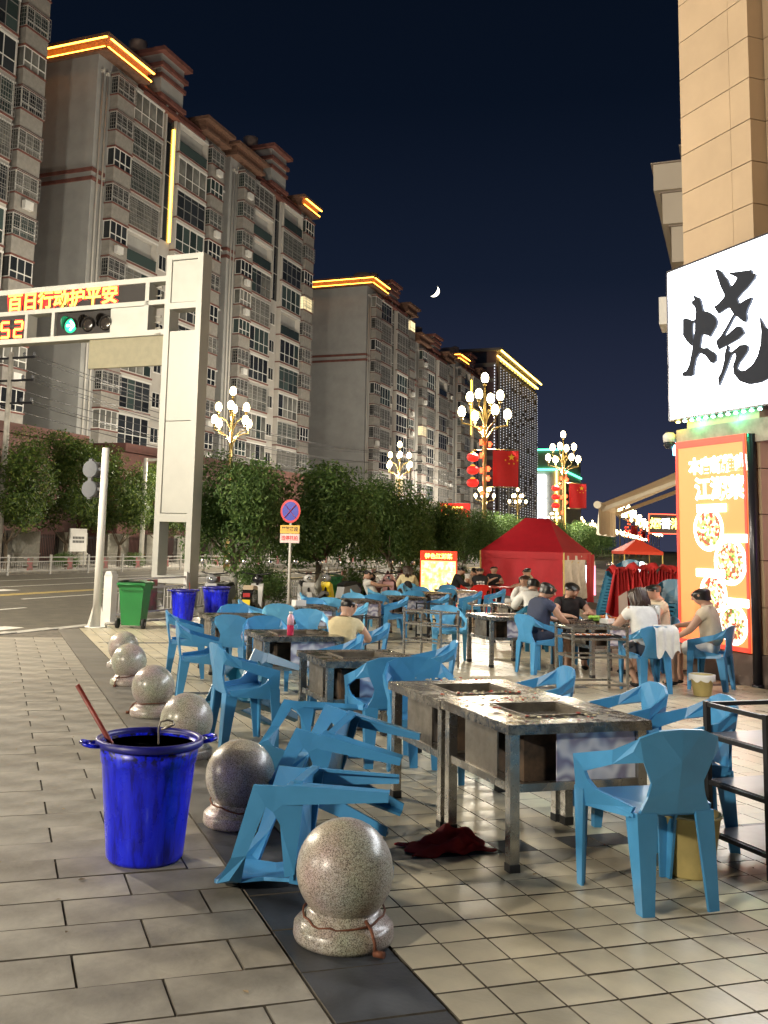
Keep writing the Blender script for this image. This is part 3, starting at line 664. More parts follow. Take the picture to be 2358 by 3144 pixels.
# ------------------------------------------------------------------ apartment blocks across the street
mat('wall_grey',(0.36,0.36,0.35),0.85,var=0.10,scale=0.6,bump=0.1,bscale=60,detail=9)
mat('wall_pale',(0.50,0.475,0.44),0.8,var=0.08,scale=0.7,detail=8)
mat('trim_red',(0.17,0.065,0.052),0.75,var=0.25,scale=1.5)
mat('podium_red',(0.075,0.028,0.022),0.8,var=0.2,scale=2)
mat('frame_white',(0.72,0.71,0.68),0.5,var=0.06,scale=2)
mat('bar_steel',(0.42,0.41,0.39),0.4,metal=0.5)
mat('pipe_white',(0.58,0.56,0.52),0.6)
mat('pane_dark',(0.028,0.032,0.036),0.06,spec=0.6,rnd=0.5)
mat('pane_curtain',(0.17,0.17,0.155),0.25,var=0.35,scale=1.2,rnd=0.4)
mat('pane_green',(0.045,0.065,0.062),0.10,rnd=0.4)
mat('pane_lit',(0.3,0.25,0.15),0.4,emit=(1.0,0.80,0.42),estr=0.75,sampling='NONE')
mat('pane_cool',(0.3,0.3,0.25),0.4,emit=(0.85,1.0,0.72),estr=0.22,sampling='NONE')
mat('balcony_white',(0.62,0.61,0.60),0.7)
mat('roof_tank',(0.42,0.32,0.27),0.75,var=0.12,scale=2)
mat('roof_tile',(0.17,0.09,0.06),0.85,var=0.3,scale=4)
mat('neon_orange',(1,0.4,0.05),0.5,emit=(1.0,0.36,0.035),estr=7.0)
mat('neon_amber',(1,0.5,0.05),0.5,emit=(1.0,0.55,0.06),estr=5.0)
FH = 2.9
def frame_grid(mb, y0, y1, z0, z1, x, nv, rails, b=0.055, d=0.05):
    """window frame of nv bays along y with horizontal rails, standing at x"""
    for i in range(nv+1):
        y = y0+(y1-y0)*i/nv; mb.box(x-d,x,y-b/2,y+b/2,z0,z1)
    for z in [z0, z1]+list(rails): mb.box(x-d*1.04,x+.002,y0,y1,z-b/2,z+b/2)
def bars(mb, y0, y1, z0, z1, x, step=0.17, rails=3, r=0.012):
    n = int((y1-y0)/step)
    for i in range(n+1):
        y = y0+(y1-y0)*i/n; mb.box(x-r,x+r,y-r,y+r,z0,z1)
    for k in range(rails+1):
        z = z0+(z1-z0)*k/rails; mb.box(x-r*1.3,x+r*1.3,y0,y1,z-r*1.3,z+r*1.3)
def win_kit():
    K = {}
    def pane_mesh(w, h, m_): return MB().box(-0.008,0.008,0,w,0,h).mesh('pane', m_)
    for v, pm in enumerate(('pane_dark','pane_curtain','pane_green','pane_lit')):
        K['p%d'%v] = {}
        for key, w, h in (('bayf',0.70,0.95),('bayl',0.70,0.46),('bays',0.62,1.46),('balf',0.98,1.45),('ball',0.98,0.86),('sm',0.50,1.15)): K['p%d'%v][key] = pane_mesh(w,h,pm)
    W_ = 2.3
    mb = MB(); mb.box(0,0.72,0,W_,0.0,1.0,0); mb.box(0,0.78,-0.06,W_+0.06,1.0,1.11,1); mb.box(0,0.78,-0.06,W_+0.06,2.60,2.72,1); mb.box(0,0.72,0,W_,2.72,FH,0); mb.box(0.0,0.03,0.03,W_-0.03,1.11,2.6,0)
    K['bay'] = mb.mesh('bay_window', ['wall_tile','trim_red'])
    mb = MB(); frame_grid(mb,0.04,W_-0.04,1.12,2.59,0.70,3,[1.60],0.07)
    for y in (0.04,W_-0.04):
        mb.box(0.03,0.65,y-.03,y+.03,1.12,1.19); mb.box(0.03,0.65,y-.03,y+.03,2.52,2.59); mb.box(0.03,0.09,y-.03,y+.03,1.19,2.52)
    K['bayframe'] = mb.mesh('window_frame','frame_white')
    mb = MB(); bars(mb,-0.05,W_+0.05,1.10,2.62,0.84,0.19,5)
    for y in (-0.05,W_+0.05):
        for k in range(6): mb.box(0.1,0.84,y-.012,y+.012,1.10+k*.304-.012,1.10+k*.304+.012)
        for k in range(4): mb.box(0.1+k*.2-.012,0.1+k*.2+.012,y-.012,y+.012,1.10,2.62)
    K['baybars'] = mb.mesh('security_bars','bar_steel')
    BW = 4.4
    mb = MB(); mb.box(0,0.62,-0.05,BW+0.05,0.0,0.13,1); mb.box(0.52,0.575,0,BW,0.13,0.20,0); mb.box(0.0,0.56,0,BW,2.58,FH,0); mb.box(0.56,0.60,-0.03,BW+.03,2.52,2.66,2)
    mb.box(0,0.55,-0.02,0.08,0.13,2.58,0); mb.box(0,0.55,BW-0.08,BW+0.02,0.13,2.58,0)
    K['bal'] = mb.mesh('balcony', ['wall_pale','trim_red','frame_white'])
    mb = MB(); frame_grid(mb,0.10,BW-0.10,0.20,2.54,0.55,4,[1.08],0.065); K['balframe'] = mb.mesh('window_frame','frame_white')
    mb = MB(); frame_grid(mb,0.10,BW-0.10,0.20,2.54,0.55,4,[1.08,2.15],0.06); K['balframe2'] = mb.mesh('window_frame','bar_steel')
    mb = MB(); bars(mb,0.0,BW,0.15,2.56,0.72,0.21,7); K['balbars'] = mb.mesh('security_bars','bar_steel')
    mb = MB(); mb.box(0.5,0.53,0.1,BW-.1,0.25,1.08); mb.box(0.48,0.55,0.05,BW-.05,1.08,1.13); K['rail'] = mb.mesh('glass_railing','pane_green')
    mb = MB(); mb.box(-1.2,-1.15,0.0,BW,0.13,2.58); mb.box(-1.15,0.0,0.0,0.03,0.13,2.58); mb.box(-1.15,0.0,BW-.03,BW,0.13,2.58); mb.box(-1.15,0.0,0.03,BW-.03,2.55,2.58); mb.box(-1.13,-1.05,0.8,3.4,0.14,2.2); K['loggia'] = mb.mesh('loggia_wall','balcony_white')
    mb = MB(); mb.box(0.015,0.06,-0.06,1.18,-0.08,-0.01); frame_grid(mb,0,1.12,0,1.2,0.05,2,[],0.05); K['smframe'] = mb.mesh('window_frame','frame_white')
    mb = MB(); mb.box(0.06,0.36,0,0.82,0,0.56); mb.cyl((0.36,0.55,0.28),(0.37,0.55,0.28),0.2,seg=16); K['ac'] = mb.mesh('air_conditioner','frame_white')
    return K
mat('wall_tile',(0.29,0.275,0.25),0.8,var=0.12,scale=3,bump=0.3,bscale=90)
WK = win_kit()
def add_bay(par, y, z, rr, panes, mir=False):
    b = put('bay_window', WK['bay'], par, (0,y,z)); put('window_frame', WK['bayframe'], b)
    v = rr.choice((0,0,0,1,1,2,2,0)); v = 3 if rr.random() < 0.035 else v; P = WK['p%d'%v]
    for i in range(3):
        yy = 0.08+i*0.74
        put('pane', P['bayf'], b, (0.66,yy,1.63)); put('pane', P['bayl'], b, (0.66,yy,1.15))
    s = put('pane', P['bays'], b, (0.66,0.045,1.13), pi/2); put('pane', P['bays'], b, (0.66,2.255,1.13), pi/2)
    if rr.random() < 0.62: put('security_bars', WK['baybars'], b)
def add_balcony(par, y, z, rr, sc):
    b = put('balcony', WK['bal'], par, (0,y,z)); b.scale = (1,sc,1)
    k = rr.random()
    if k < 0.12:
        put('loggia_wall', WK['loggia'], b); put('railing', WK['rail'], b); return
    fr = put('window_frame', WK['balframe'] if k < 0.62 else WK['balframe2'], b)
    v = rr.choice((0,0,1,1,2,2,0)); v = 3 if rr.random() < 0.05 else v
    for i in range(4):
        vv = v if rr.random() < .8 else rr.choice((0,2)); P = WK['p%d'%vv]; yy = 0.125+i*1.05
        put('pane', P['balf'], b, (0.52,yy,1.10)); put('pane', WK['p%d'%(2 if vv==3 and rr.random()<.5 else vv)]['ball'], b, (0.52,yy,0.22))
    if rr.random() < 0.5: put('security_bars', WK['balbars'], b)
def block(t0, label, floors, h0, units=(0,), seed=1, unit_len=21.4, vis=(0,99), lit_end=(True,False), tower_lit=False, end_windows=False, depth=14, tower_h=5.0, drop=0.0):
    rr = random.Random(seed)
    HU = lambda u: h0+floors*FH-drop*u
    H_ = HU(0); L_ = unit_len*len(units)-1.9
    o = ST(t0,-44.0,-0.3); t = thing('apartment_block', label, 'building', o, SRZ, 'apartment blocks across the street')
    mb = MB()
    for u in units:
        y0 = u*unit_len; H_ = HU(u); mb.box(-depth,0,y0,y0+19.5,0,H_)
        if u != units[-1]: mb.box(-depth,-3.2,y0+19.5,y0+unit_len,0,HU(u+1))
    mb.build('wall','wall_grey',t)
    mb = MB(); mb.box(-depth-1,4.5,-0.8,L_+0.8,0,h0-0.5); mb.box(-depth-1,5.0,-1.0,L_+1.0,h0-0.9,h0-0.3); mb.build('podium','podium_red',t)
    for u in units:
        y0 = u*unit_len; H_ = HU(u)
        # stair wall strip, a shade paler
        MB().box(0,0.10,y0+8.9,y0+11.1,h0,H_).build('stair_wall','wall_pale',t)
        for f in range(floors):
            z = h0+f*FH-drop*u
            if z > 3.0:
                add_bay(t, y0+1.75, z, rr, True); add_bay(t, y0+16.7, z, rr, True)
                add_balcony(t, y0+4.25, z, rr, 1.0); add_balcony(t, y0+11.25, z, rr, 1.12)
                if f < floors-4 or not tower_lit:
                    w = put('stair_window', WK['smframe'], t, (0.10,y0+9.55,z+0.9))
                    for q in (0,1): put('pane', WK['p%d'%rr.choice((0,0,1))]['sm'], w, (0.03,0.03+q*0.55,0.03))
                if rr.random() < 0.5: put('air_conditioner', WK['ac'], t, (0.72,y0+rr.choice((2.3,17.4)),z+0.15))
        # down pipes
        mb = MB()
        for y in (0.55,1.15,19.3):
            mb = MB(); mb.tube([(0.12,y0+y,h0-2),(0.12,y0+y,H_-0.55)],0.075,8); mb.box(0.02,0.22,y0+y-.12,y0+y+.12,H_-0.6,H_-0.35); mb.build('down_pipe','pipe_white',t)
        # stair tower over the roof
        tw = MB(); tw.box(-5,0.35,y0+8.2,y0+11.8,H_+.77,H_+tower_h); tw.box(-5,-.45,y0+8.2,y0+11.8,H_,H_+.77); tw.build('stair_tower','wall_grey',t)
        mb = MB()
        for dz, dd in ((.8,0.25),(tower_h*.52,0.18),(tower_h*.7,.3),(tower_h-.3,0.55)): mb.box(-5-dd,0.35+dd,y0+8.2-dd,y0+11.8+dd,H_+dz,H_+dz+0.35)
        mb.build('tower_cornice','trim_red',t)
        mb = MB()
        for f in range(4): mb.box(0.10,0.36,y0+9.3,y0+9.5,H_-11+f*FH,H_-11+f*FH+FH); mb.box(0.10,0.36,y0+10.9,y0+11.1,H_-11+f*FH,H_-11+f*FH+FH)
        mb.build('tower_pilaster','wall_pale',t)
        mb = MB()
        for f in range(4): mb.box(0.105,0.14,y0+9.5,y0+10.9,H_-11+f*FH,H_-11+f*FH+FH-.1)
        mb.build('tower_glazing','pane_dark',t)
        if tower_lit and u == units[0]: MB().box(0.15,0.27,y0+10.72,y0+10.88,H_-11,H_-1).build('neon_strip','neon_amber',t)
        tk = MB(); tk.lathe([(1.45,0),(1.45,2.2),(1.3,2.5),(0.001,2.75)],20,(-3.0,y0+6.4,H_+1.6)); tk.lathe([(0.9,0),(0.9,1.6)],12,(-3.0,y0+6.4,H_)); tk.lathe([(0.8,0),(0.8,1.3),(0.001,1.6)],14,(-2.4,y0+8.6,H_+tower_h)); tk.build('water_tank','roof_tank',t)
    # string courses and roof cornice
    H_ = HU(0)
    mb = MB()
    for z in (H_-9.3,H_-8.6):
        mb.box(-depth-.08,0.0,-0.12,0.0,z,z+0.28); mb.box(0.0,0.12,-0.12,1.5,z,z+0.28)
        if len(units) > 1: mb.box(-3.2,0.0,unit_len-.12,unit_len,z,z+.28); mb.box(0.0,0.12,unit_len-.12,unit_len+1.5,z,z+.28)
    mb.build('string_course','trim_red',t)
    def pavilion(ya, yb):
        MB().box(-depth,0.02,max(ya,0)+.01,yb-.01,H_,H_+0.7).build('attic_wall','wall_grey',t)
        mb = MB(); mb.box(-depth-0.5,0.95,ya-.35,yb+.35,H_+.7,H_+0.95); mb.box(-depth-0.5,0.75,ya-.2,yb+.2,H_+0.95,H_+1.65); mb.box(-depth-0.9,1.25,ya-.6,yb+.6,H_+1.65,H_+1.95); mb.build('cornice','roof_tile',t)
    for u in units:
        y0 = u*unit_len; H_ = HU(u); pavilion(y0,y0+5.4); pavilion(y0+15.4,y0+19.5)
        mb = MB(); mb.box(-depth-.3,0.70,y0+5.42,y0+15.38,H_-.18,H_+.14); mb.box(-.3,.25,y0+5.42,y0+15.38,H_+.14,H_+.62); mb.box(-.4,.4,y0+5.42,y0+15.38,H_+.62,H_+.76); mb.build('parapet','trim_red',t)
    def lit(ya, yb, end):
        mb = MB(); mb.box(0.76,0.98,ya,yb,H_+0.96,H_+1.04); mb.box(1.1,1.24,ya,yb,H_+1.57,H_+1.645)
        if end: mb.box(-depth,0.76,ya-.24,ya,H_+0.96,H_+1.04); mb.box(-depth,1.1,ya-.5,ya-.38,H_+1.57,H_+1.645)
        mb.build('neon_strip','neon_orange',t)
    H_ = HU(0)
    if lit_end[0]: lit(-0.12, 5.9, True)
    H_ = HU(units[-1])
    if lit_end[1]: lit(L_-4.0, L_+0.4, False)
    H_ = HU(0)
    if end_windows:
        for f in range(floors):
            w = put('end_window', WK['smframe'], t, (-9.2,-0.10,h0+f*FH+1.0), -pi/2)
            for q in (0,1): put('pane', WK['p%d'%rr.choice((0,0,1))]['sm'], w, (0.03,0.03+q*0.55,0.03))
            w = put('end_window', WK['smframe'], t, (-11.5,-0.10,h0+f*FH+1.0), -pi/2); w.scale = (1,.7,1)
            for q in (0,1): put('pane', WK['p0']['sm'], w, (0.03,0.03+q*0.55,0.03))
    # slabs bridging the recess between the units
    if len(units) > 1:
        mb = MB()
        for f in range(1,floors,2): mb.box(-3.2,-0.4,19.5,unit_len,h0+f*FH,h0+f*FH+.16)
        mb.build('bridging_slab','balcony_white',t)
    return t
block(32.9,'brown-grey apartment block with bay windows beside the traffic gantry, its roof out of sight',11,8.6,(0,),11,vis=(0,99),lit_end=(True,True))
block(58.6,'tall twin apartment block with an amber lit niche and orange eaves behind the gantry',10,8.6,(0,1),5,tower_lit=True,lit_end=(True,True))
block(118.4,'apartment block with a broad blank end wall and glowing orange roof edge',10,5.6,(0,1),9,end_windows=True,lit_end=(True,False),tower_h=3.4,drop=3.2)
block(162.5,'apartment block seen edge-on behind the flag lamp post',10,3.6,(0,),13,tower_lit=True,lit_end=(True,False),tower_h=3.4)
# ------------------------------------------------------------------ hotel and neon building down the street
mat('hotel_wall',(0.13,0.075,0.075),0.7,var=0.1,scale=0.5); mat('hotel_band',(0.22,0.19,0.17),0.7); mat('hotel_glass',(0.025,0.03,0.04),0.08)
mat('led_white',(1,1,1),0.5,emit=(0.86,0.90,1.0),estr=.75,sampling='NONE'); mat('neon_yellow',(1,0.8,0.2),0.5,emit=(1.0,0.68,0.14),estr=4.0,sampling='NONE')
mat('neon_green',(0.2,1,0.6),0.5,emit=(0.10,1.0,0.50),estr=2.6,sampling='NONE'); mat('sign_white',(1,1,1),0.5,emit=(0.72,0.88,1.0),estr=3.5,sampling='NONE')
mat('sign_red_glow',(1,0.1,0.05),0.5,emit=(1.0,0.07,0.03),estr=3.5,sampling='NONE'); mat('ink',(0.02,0.02,0.02),0.6); mat('beige_wall',(0.34,0.30,0.25),0.8,var=0.1,scale=0.4)
h = thing('hotel','dark office tower strung with rows of white light dots and a yellow lit roof edge','building',ST(194.5,-44,-0.3),SRZ)
HH = 41.0; HL = 42.0
MB().box(-30,0,0,HL,0,HH).build('wall','hotel_wall',h)
mb = MB()
for k in range(1,13): mb.box(0,0.25,1.6,HL,k*3.15,k*3.15+0.8); mb.box(-16,0,-0.22,0,k*3.15,k*3.15+0.8)
for k in range(15): mb.box(0,0.4,1.6+k*2.85,2.2+k*2.85,2,HH-3)
mb.build('facade_grid','hotel_band',h)
for k in range(12):
    for q in range(14): MB().box(0.02,0.10,2.4+q*2.85,4.35+q*2.85,3.95+k*3.15,6.25+k*3.15).build('window','hotel_glass',h)
for k in range(12): MB().box(-14,-2,-0.14,-0.03,3.98+k*3.15,6.25+k*3.15).build('window','hotel_glass',h)
mb = MB(); rr = random.Random(4)
for k in range(15):
    for z in range(64): 
        if k in (0,) or rr.random() < 0.9: mb.box(0.40,0.50,1.83+k*2.85,1.95+k*2.85,2.5+z*0.56,2.62+z*0.56)
for z in range(60): mb.box(-0.4,-0.25,-0.42,-0.28,2.5+z*.6,2.72+z*.6); mb.box(-16.3,-16.1,-0.42,-0.28,2.5+z*.6,2.72+z*.6)
tag(mb.build('light_dots','led_white',h), kind='stuff')
mb = MB(); mb.box(-30,1.2,-1,HL+1,HH,HH+0.5); mb.build('cornice','hotel_band',h)
mb = MB(); mb.box(1.1,1.35,-1,HL+1,HH-0.3,HH-0.03); mb.box(0.3,0.5,-1,HL+1,HH-1.3,HH-1.05); mb.build('neon_strip','neon_yellow',h)
gb = thing('neon_building','low beige building edged in green neon with a tall lit sign','building',ST(252,-44,-0.3),SRZ)
MB().box(-26,3.5,0,34,0,26).build('wall','beige_wall',gb)
mb = MB(); mb.box(-26,3.8,-.35,-.05,21.2,21.6); mb.box(-26,3.8,-.35,-.05,26.2,26.6); mb.box(3.55,3.8,-.35,34,21.2,21.6); mb.build('neon_strip','neon_green',gb)
for k in range(6):
    for q in range(3): MB().box(-20+q*6.0,-18.2+q*6.0,-.12,-.02,3+k*3.1,4.9+k*3.1).build('window','hotel_glass',gb)
for k in range(6):
    s = MB().box(-3.2,-.2,-.75,-.35,1.8+k*3.1,4.5+k*3.1).build('sign_box','sign_white',gb)
    put('sign_letter', text_mesh('sign_letter','佳宜酒店客房'[k],2.4,'ink',0.02), s, (-1.7,-.80,3.15+k*3.1)).rotation_euler = (pi/2,0,0)
mb = MB()
for y in (0.2,3.6): mb.box(2.2,2.6,-.4,-.1,0,21) if y<1 else mb.box(3.6,3.9,y,y+.4,0,19)
mb.build('neon_column','neon_yellow',gb)
for k,c in enumerate('酒店'): put('roof_sign', text_mesh('roof_sign',c,2.6,'sign_red_glow',0.05), gb, (3.85,2.5+k*3.0,20.0)).rotation_euler = (pi/2,0,pi/2)
rs = thing('red_shop_sign','small red glowing shop sign with one yellow character, above the tent','sign',ST(118,-30.5,-0.3),SRZ)
mat('glow_yellow',(1,0.8,0.1),0.5,emit=(1.0,0.72,0.10),estr=4.0,sampling='NONE'); mat('glow_red_dim',(0.6,0.02,0.02),0.5,emit=(0.9,0.02,0.01),estr=0.6,sampling='NONE')
MB().box(-3.2,.6,-.2,.2,3.6,6.9).build('sign_box','glow_red_dim',rs); put('sign_letter', text_mesh('sign_letter','江',2.9,'glow_yellow',0.02), rs, (-1.4,-.23,5.2)).rotation_euler=(pi/2,0,0)
for x in (-2.8,.2): MB().box(x-.15,x+.15,-.15,.15,0,3.6).build('post','black_metal',rs)

# ------------------------------------------------------------------ traffic gantry
mat('gantry_paint',(0.43,0.425,0.385),0.45,var=0.05,scale=2,rvar=0.08); mat('gantry_seam',(0.20,0.19,0.16),0.6); mat('led_panel',(0.012,0.009,0.008),0.7); mat('lens_dark',(0.03,0.025,0.022),0.15,coat=0.5)
mat('led_text',(1,0.6,0.05),0.5,emit=(1.0,0.50,0.04),estr=3.2,sampling='NONE'); mat('led_halo',(0.5,0.01,0.01),0.5,emit=(1.0,0.02,0.012),estr=1.3,sampling='NONE')
mat('lens_green',(0.05,0.6,0.3),0.3,emit=(0.02,0.55,0.22),estr=1.2,sampling='NONE'); mat('lens_arrow',(0.8,1,0.9),0.3,emit=(0.55,1.0,0.75),estr=5.0,sampling='NONE')
mat('panel_back',(0.21,0.19,0.12),0.6,var=0.08,scale=6)
G0 = ST(21.2,0,-0.25); gt = thing('traffic_gantry','cream steel traffic gantry with a red character display and green arrow signal','gantry',G0,SRZ)
# local x = across the street, y = along it (front at y=0), z from the pavement
xl, xr, d = -13.40, -12.32, 0.44; top = 9.05
mb = MB()
for x in (xl, xr-0.16):
    mb.box(x,x+0.16,0,d,0.0,top)
mb.box(xl+.16,xr-.16,0.0,d,top-0.14,top-.002); mb.box(xl+.16,xr-.16,0.0,d,7.62,7.78); mb.box(xl+.16,xr-.16,0,d,2.22,2.42); mb.box(xl+.16,xr-.16,0,d,0.72,0.90)
mb.build('column','gantry_paint',gt)
for (z0,z1) in ((7.80,top-.16),(4.75,7.05),(2.44,4.73)):
    MB().box(xl+.165,xr-.165,0.045,d-.045,z0,z1).build('cover_plate','gantry_paint',gt)
mb = MB(); 
for x in (xl,xr-.16):
    for dx,dy in ((-.16,.1),(.16,.1),(0,-.16)):
        mb.add([(x+.08,.1,.45),(x+.08+dx*1.6,.1+dy*1.2,0),(x+.08+dx*.6,.1+dy*.5,0)],[(0,1,2)])
mb.build('base_gusset','gantry_paint',gt)
# beam
bz0, bz1, bx = 6.98, 8.52, -27.0
mb = MB()
for z in (bz0,bz1-.14): mb.box(bx,xl,0.02,0.40,z,z+.14)
mb.box(bx,xl,0.02,0.42,7.78,7.90)
for x in (xl-.50,xl-3.46,xl-4.36,xl-8.5): mb.box(x-.12,x,0.02,0.42,bz0+.14,bz1-.14) if x in (xl-.50,) else mb.box(x-.10,x,0.02,0.42,bz0+.14,7.78)
mb.build('beam','gantry_paint',gt)
disp = MB().box(xl-9.0,xl-.67,0.08,0.40,7.905,bz1-.145).build('display','led_panel',gt)
for m_, bold, y, nm in (('led_halo',0.045,0.0785,'glow_ring'),('led_text',0.010,0.070,'display_text')):
    o = put(nm, text_mesh(nm,'百日行动护平安',0.52,m_,0.002,'LEFT',bold), disp, (xl-5.14,y,8.13)); o.rotation_euler=(pi/2,0,0); o.scale=(1.0,1.0,1)
cd_ = MB().box(xl-6.6,xl-4.50,0.05,0.40,bz0+.145,7.775).build('countdown','led_panel',gt)
def seven(ch):
    segs = {'5':'afgcd','2':'abged'}[ch]; g_ = {'a':(0,.42,.26,.42),'b':(.26,.42,.26,.21),'c':(.26,.21,.26,0),'d':(0,0,.26,0),'e':(0,0,0,.21),'f':(0,.21,0,.42),'g':(0,.21,.26,.21)}
    return [g_[s] for s in segs]
for i,ch in enumerate('52'):
    for m_, w_, y, nm in (('led_halo',0.13,0.045,'glow_ring'),('led_text',0.05,0.038,'digit')):
        mb = MB()
        for (a,b,c,e) in seven(ch): mb.bar((a,0,b),(c,0,e),w_,0.006,up=(0,1,0))
        put(nm, mb.mesh(nm,m_), cd_, (xl-5.26+i*0.45,y,bz0+.20))
sg = MB().box(xl-3.45,xl-1.70,0.12,0.40,bz0+.16,7.76).build('signal_box','led_panel',gt)
for k in range(3):
    cx = xl-2.98+k*0.56; cz = 7.40
    put('lens', MB().lathe([(0.001,0.03),(0.12,0.02),(0.20,0)],24).mesh('lens','lens_green' if k==0 else 'lens_dark'), sg, (cx,0.11,cz)).rotation_euler=(pi/2,0,0)
    vs=[];fs=[];n_=20
    for i in range(n_+1):
        a=-0.35+(pi+0.7)*i/n_; vs+= [(0.225*cos(a),0,0.225*sin(a)),(0.225*cos(a),-0.26*max(0.25,sin(a)*.5+.5),0.225*sin(a))]
    put('visor', MB().add(vs,[(2*i,2*i+1,2*i+3,2*i+2) for i in range(n_)],0,True).mesh('visor','lens_green' if False else 'lens_dark'), sg, (cx,0.115,cz))
mb=MB()
for (p,q) in (((-.11,0),(.0,0)),((.12,0),(0,.13)),((.12,0),(0,-.13))): mb.bar((p[0],0,p[1]),(q[0],0,q[1]),.055,.004,up=(0,1,0))
put('arrow', mb.mesh('arrow','lens_arrow'), sg, (xl-2.98,0.075,7.40))
MB().box(xl-1.68,xl-.64,0.10,.40,bz0+.145,7.775).build('side_plate','gantry_paint',gt); MB().box(xl-1.68,xl-.50,0.06,.098,bz0+.15,7.77).build('front_plate','gantry_paint',gt)
MB().box(xl-2.35,xl-.02,0.12,.22,6.20,bz0-.004).build('hanging_panel','panel_back',gt)
mb=MB()
for k in range(4): mb.prism([(xl-.30,7.0+k*.15),(xl-.1,7.03+k*.15),(xl-.1,6.97+k*.15)],0.0,0.04,axis='y')
for k in range(2): mb.prism([(xl-.30,8.0+k*.22),(xl-.1,8.03+k*.22),(xl-.1,7.97+k*.22)],0.0,0.04,axis='y')
mb.build('flange_rib','gantry_seam',gt)

# ------------------------------------------------------------------ pedestrian signal, sign post, far bracket pole, utility poles
mat('pole_white',(0.62,0.60,0.55),0.45,var=0.06,scale=3); mat('signal_grey',(0.085,0.09,0.10),0.4)
px, py = 1.94, 20.21
ps = thing('pedestrian_signal','white pole with two round signal heads turned away, at the road corner','signal',(px,py,GZ(px,py)),SRZ)
MB().tube([(0,0,0),(0,0,3.55)],[0.085,0.072],16).build('pole','pole_white',ps)
mb=MB()
for a in range(4): mb.add([(0.07*cos(a*pi/2),0.07*sin(a*pi/2),.5),(0.22*cos(a*pi/2),0.22*sin(a*pi/2),0),(0.07*cos(a*pi/2),0.07*sin(a*pi/2),0)],[(0,1,2)])
mb.lathe([(.22,0),(.22,.02)],16); mb.build('base_gusset','pole_white',ps)
for z in (3.12,2.72):
    s_=thing_=put('signal_head', MB().cyl((-.32,-.06,z),(-.32,.12,z),0.17,0.15,20).cyl((-.32,.12,z),(-.32,.30,z),0.16,0.16,20).mesh('signal_head','signal_grey'), ps)
    put('bracket', MB().box(-.20,-.06,-.02,.02,z-.03,z+.03).mesh('bracket','signal_grey'), ps)
MB().box(-.36,-.28,-.05,.02,2.52,3.33).build('backplate','signal_grey',ps)
sgp = ST(21.6,-9.85); ss = thing('no_stopping_sign','round blue and red no-stopping sign over a yellow and white notice on a white post','sign',(sgp.x,sgp.y,GZ(sgp.x,sgp.y)),SRZ); ss.scale = (.87,.87,.93)
mat('sign_blue',(0.010,0.02,0.36),0.4); mat('sign_red',(0.62,0.015,0.02),0.4); mat('sign_yellow',(0.75,0.42,0.05),0.45); mat('sign_paper',(0.70,0.55,0.53),0.5)
MB().tube([(0,.03,0),(0,.03,2.85)],0.035,10).build('post','pole_white',ss)
ds = MB().cyl((0,-.02,2.74),(0,0,2.74),0.30,seg=32).build('disc','sign_red',ss)
put('blue_field', MB().cyl((0,-.024,2.74),(0,-.0205,2.74),0.245,seg=32).mesh('blue_field','sign_blue'), ds)
mb=MB(); q=.245*.707
mb.bar((-q,-.027,2.74-q),(q,-.027,2.74+q),.005,.06,up=(0,1,0)); mb.bar((-q,-.0275,2.74+q),(q,-.0275,2.74-q),.005,.06,up=(0,1,0)); put('red_cross', mb.mesh('red_cross','sign_red'), ds)
pl = MB().box(-.29,.29,-.02,-.002,2.17,2.38).build('notice','sign_yellow',ss); put('lettering', text_mesh('lettering','严管路段',.125,'ink',.001,bold=.003), pl, (0,-.0225,2.275)).rotation_euler=(pi/2,0,0)
pl = MB().box(-.29,.29,-.02,-.002,1.93,2.16).build('notice','sign_paper',ss); put('lettering', text_mesh('lettering','违停抓拍',.125,'sign_red',.001,bold=.003), pl, (0,-.0225,2.045)).rotation_euler=(pi/2,0,0)
bp_ = thing('camera_pole','white bracket pole among the trees across the road','pole',ST(48.8,-31.6,-.3),SRZ)
MB().tube([(0,0,0),(0,0,6.4)],[.14,.12],12).build('pole','pole_white',bp_); MB().tube([(0,0,6.3),(2.1,1.6,6.45)],[.09,.05],10).build('arm','pole_white',bp_)
up = []
for (t,n,hh,lab) in ((39,-33.5,10.9,'concrete utility pole with insulators, partly hidden by the gantry beam'),(118,-37.5,13.5,'utility pole in front of the blank end wall'),(176,-37.5,14,'utility pole far down the street')):
    u = thing('utility_pole',lab,'utility pole',ST(t,n,-.3),SRZ,'utility poles across the road'); MB().tube([(0,0,0),(0,0,hh)],[.18,.12],12).build('pole','kerb',u)
    for k in range(3):
        z = hh-.3-k*1.15; MB().box(-1.5,1.5,-.05,.05,z-.05,z+.05).build('crossarm','black_metal',u)
        for x in (-1.4,-.8,.8,1.4): MB().lathe([(.03,0),(.09,.05),(.05,.1),(.09,.15),(.03,.22)],10,(x,0,z+.05)).build('insulator','signal_grey',u)
    up.append((t,n,hh))
for (A,B) in ((0,1),(1,2)):
    for k in range(3):
        for x in (-1.4,.8,1.4):
            a=ST(up[A][0],up[A][1]+x,up[A][2]-.4-k*1.15-.3+.2); b=ST(up[B][0],up[B][1]+x,up[B][2]-.4-k*1.15-.3+.2); pts=[]
            for i in range(13): f=i/12; p=a.lerp(b,f); p.z-=4*f*(1-f)*1.6; pts.append(p)
            tag(MB().tube(pts,.022,4,caps=False).build('power_line','black_metal'),'black power line strung between the utility poles','cable','power lines')

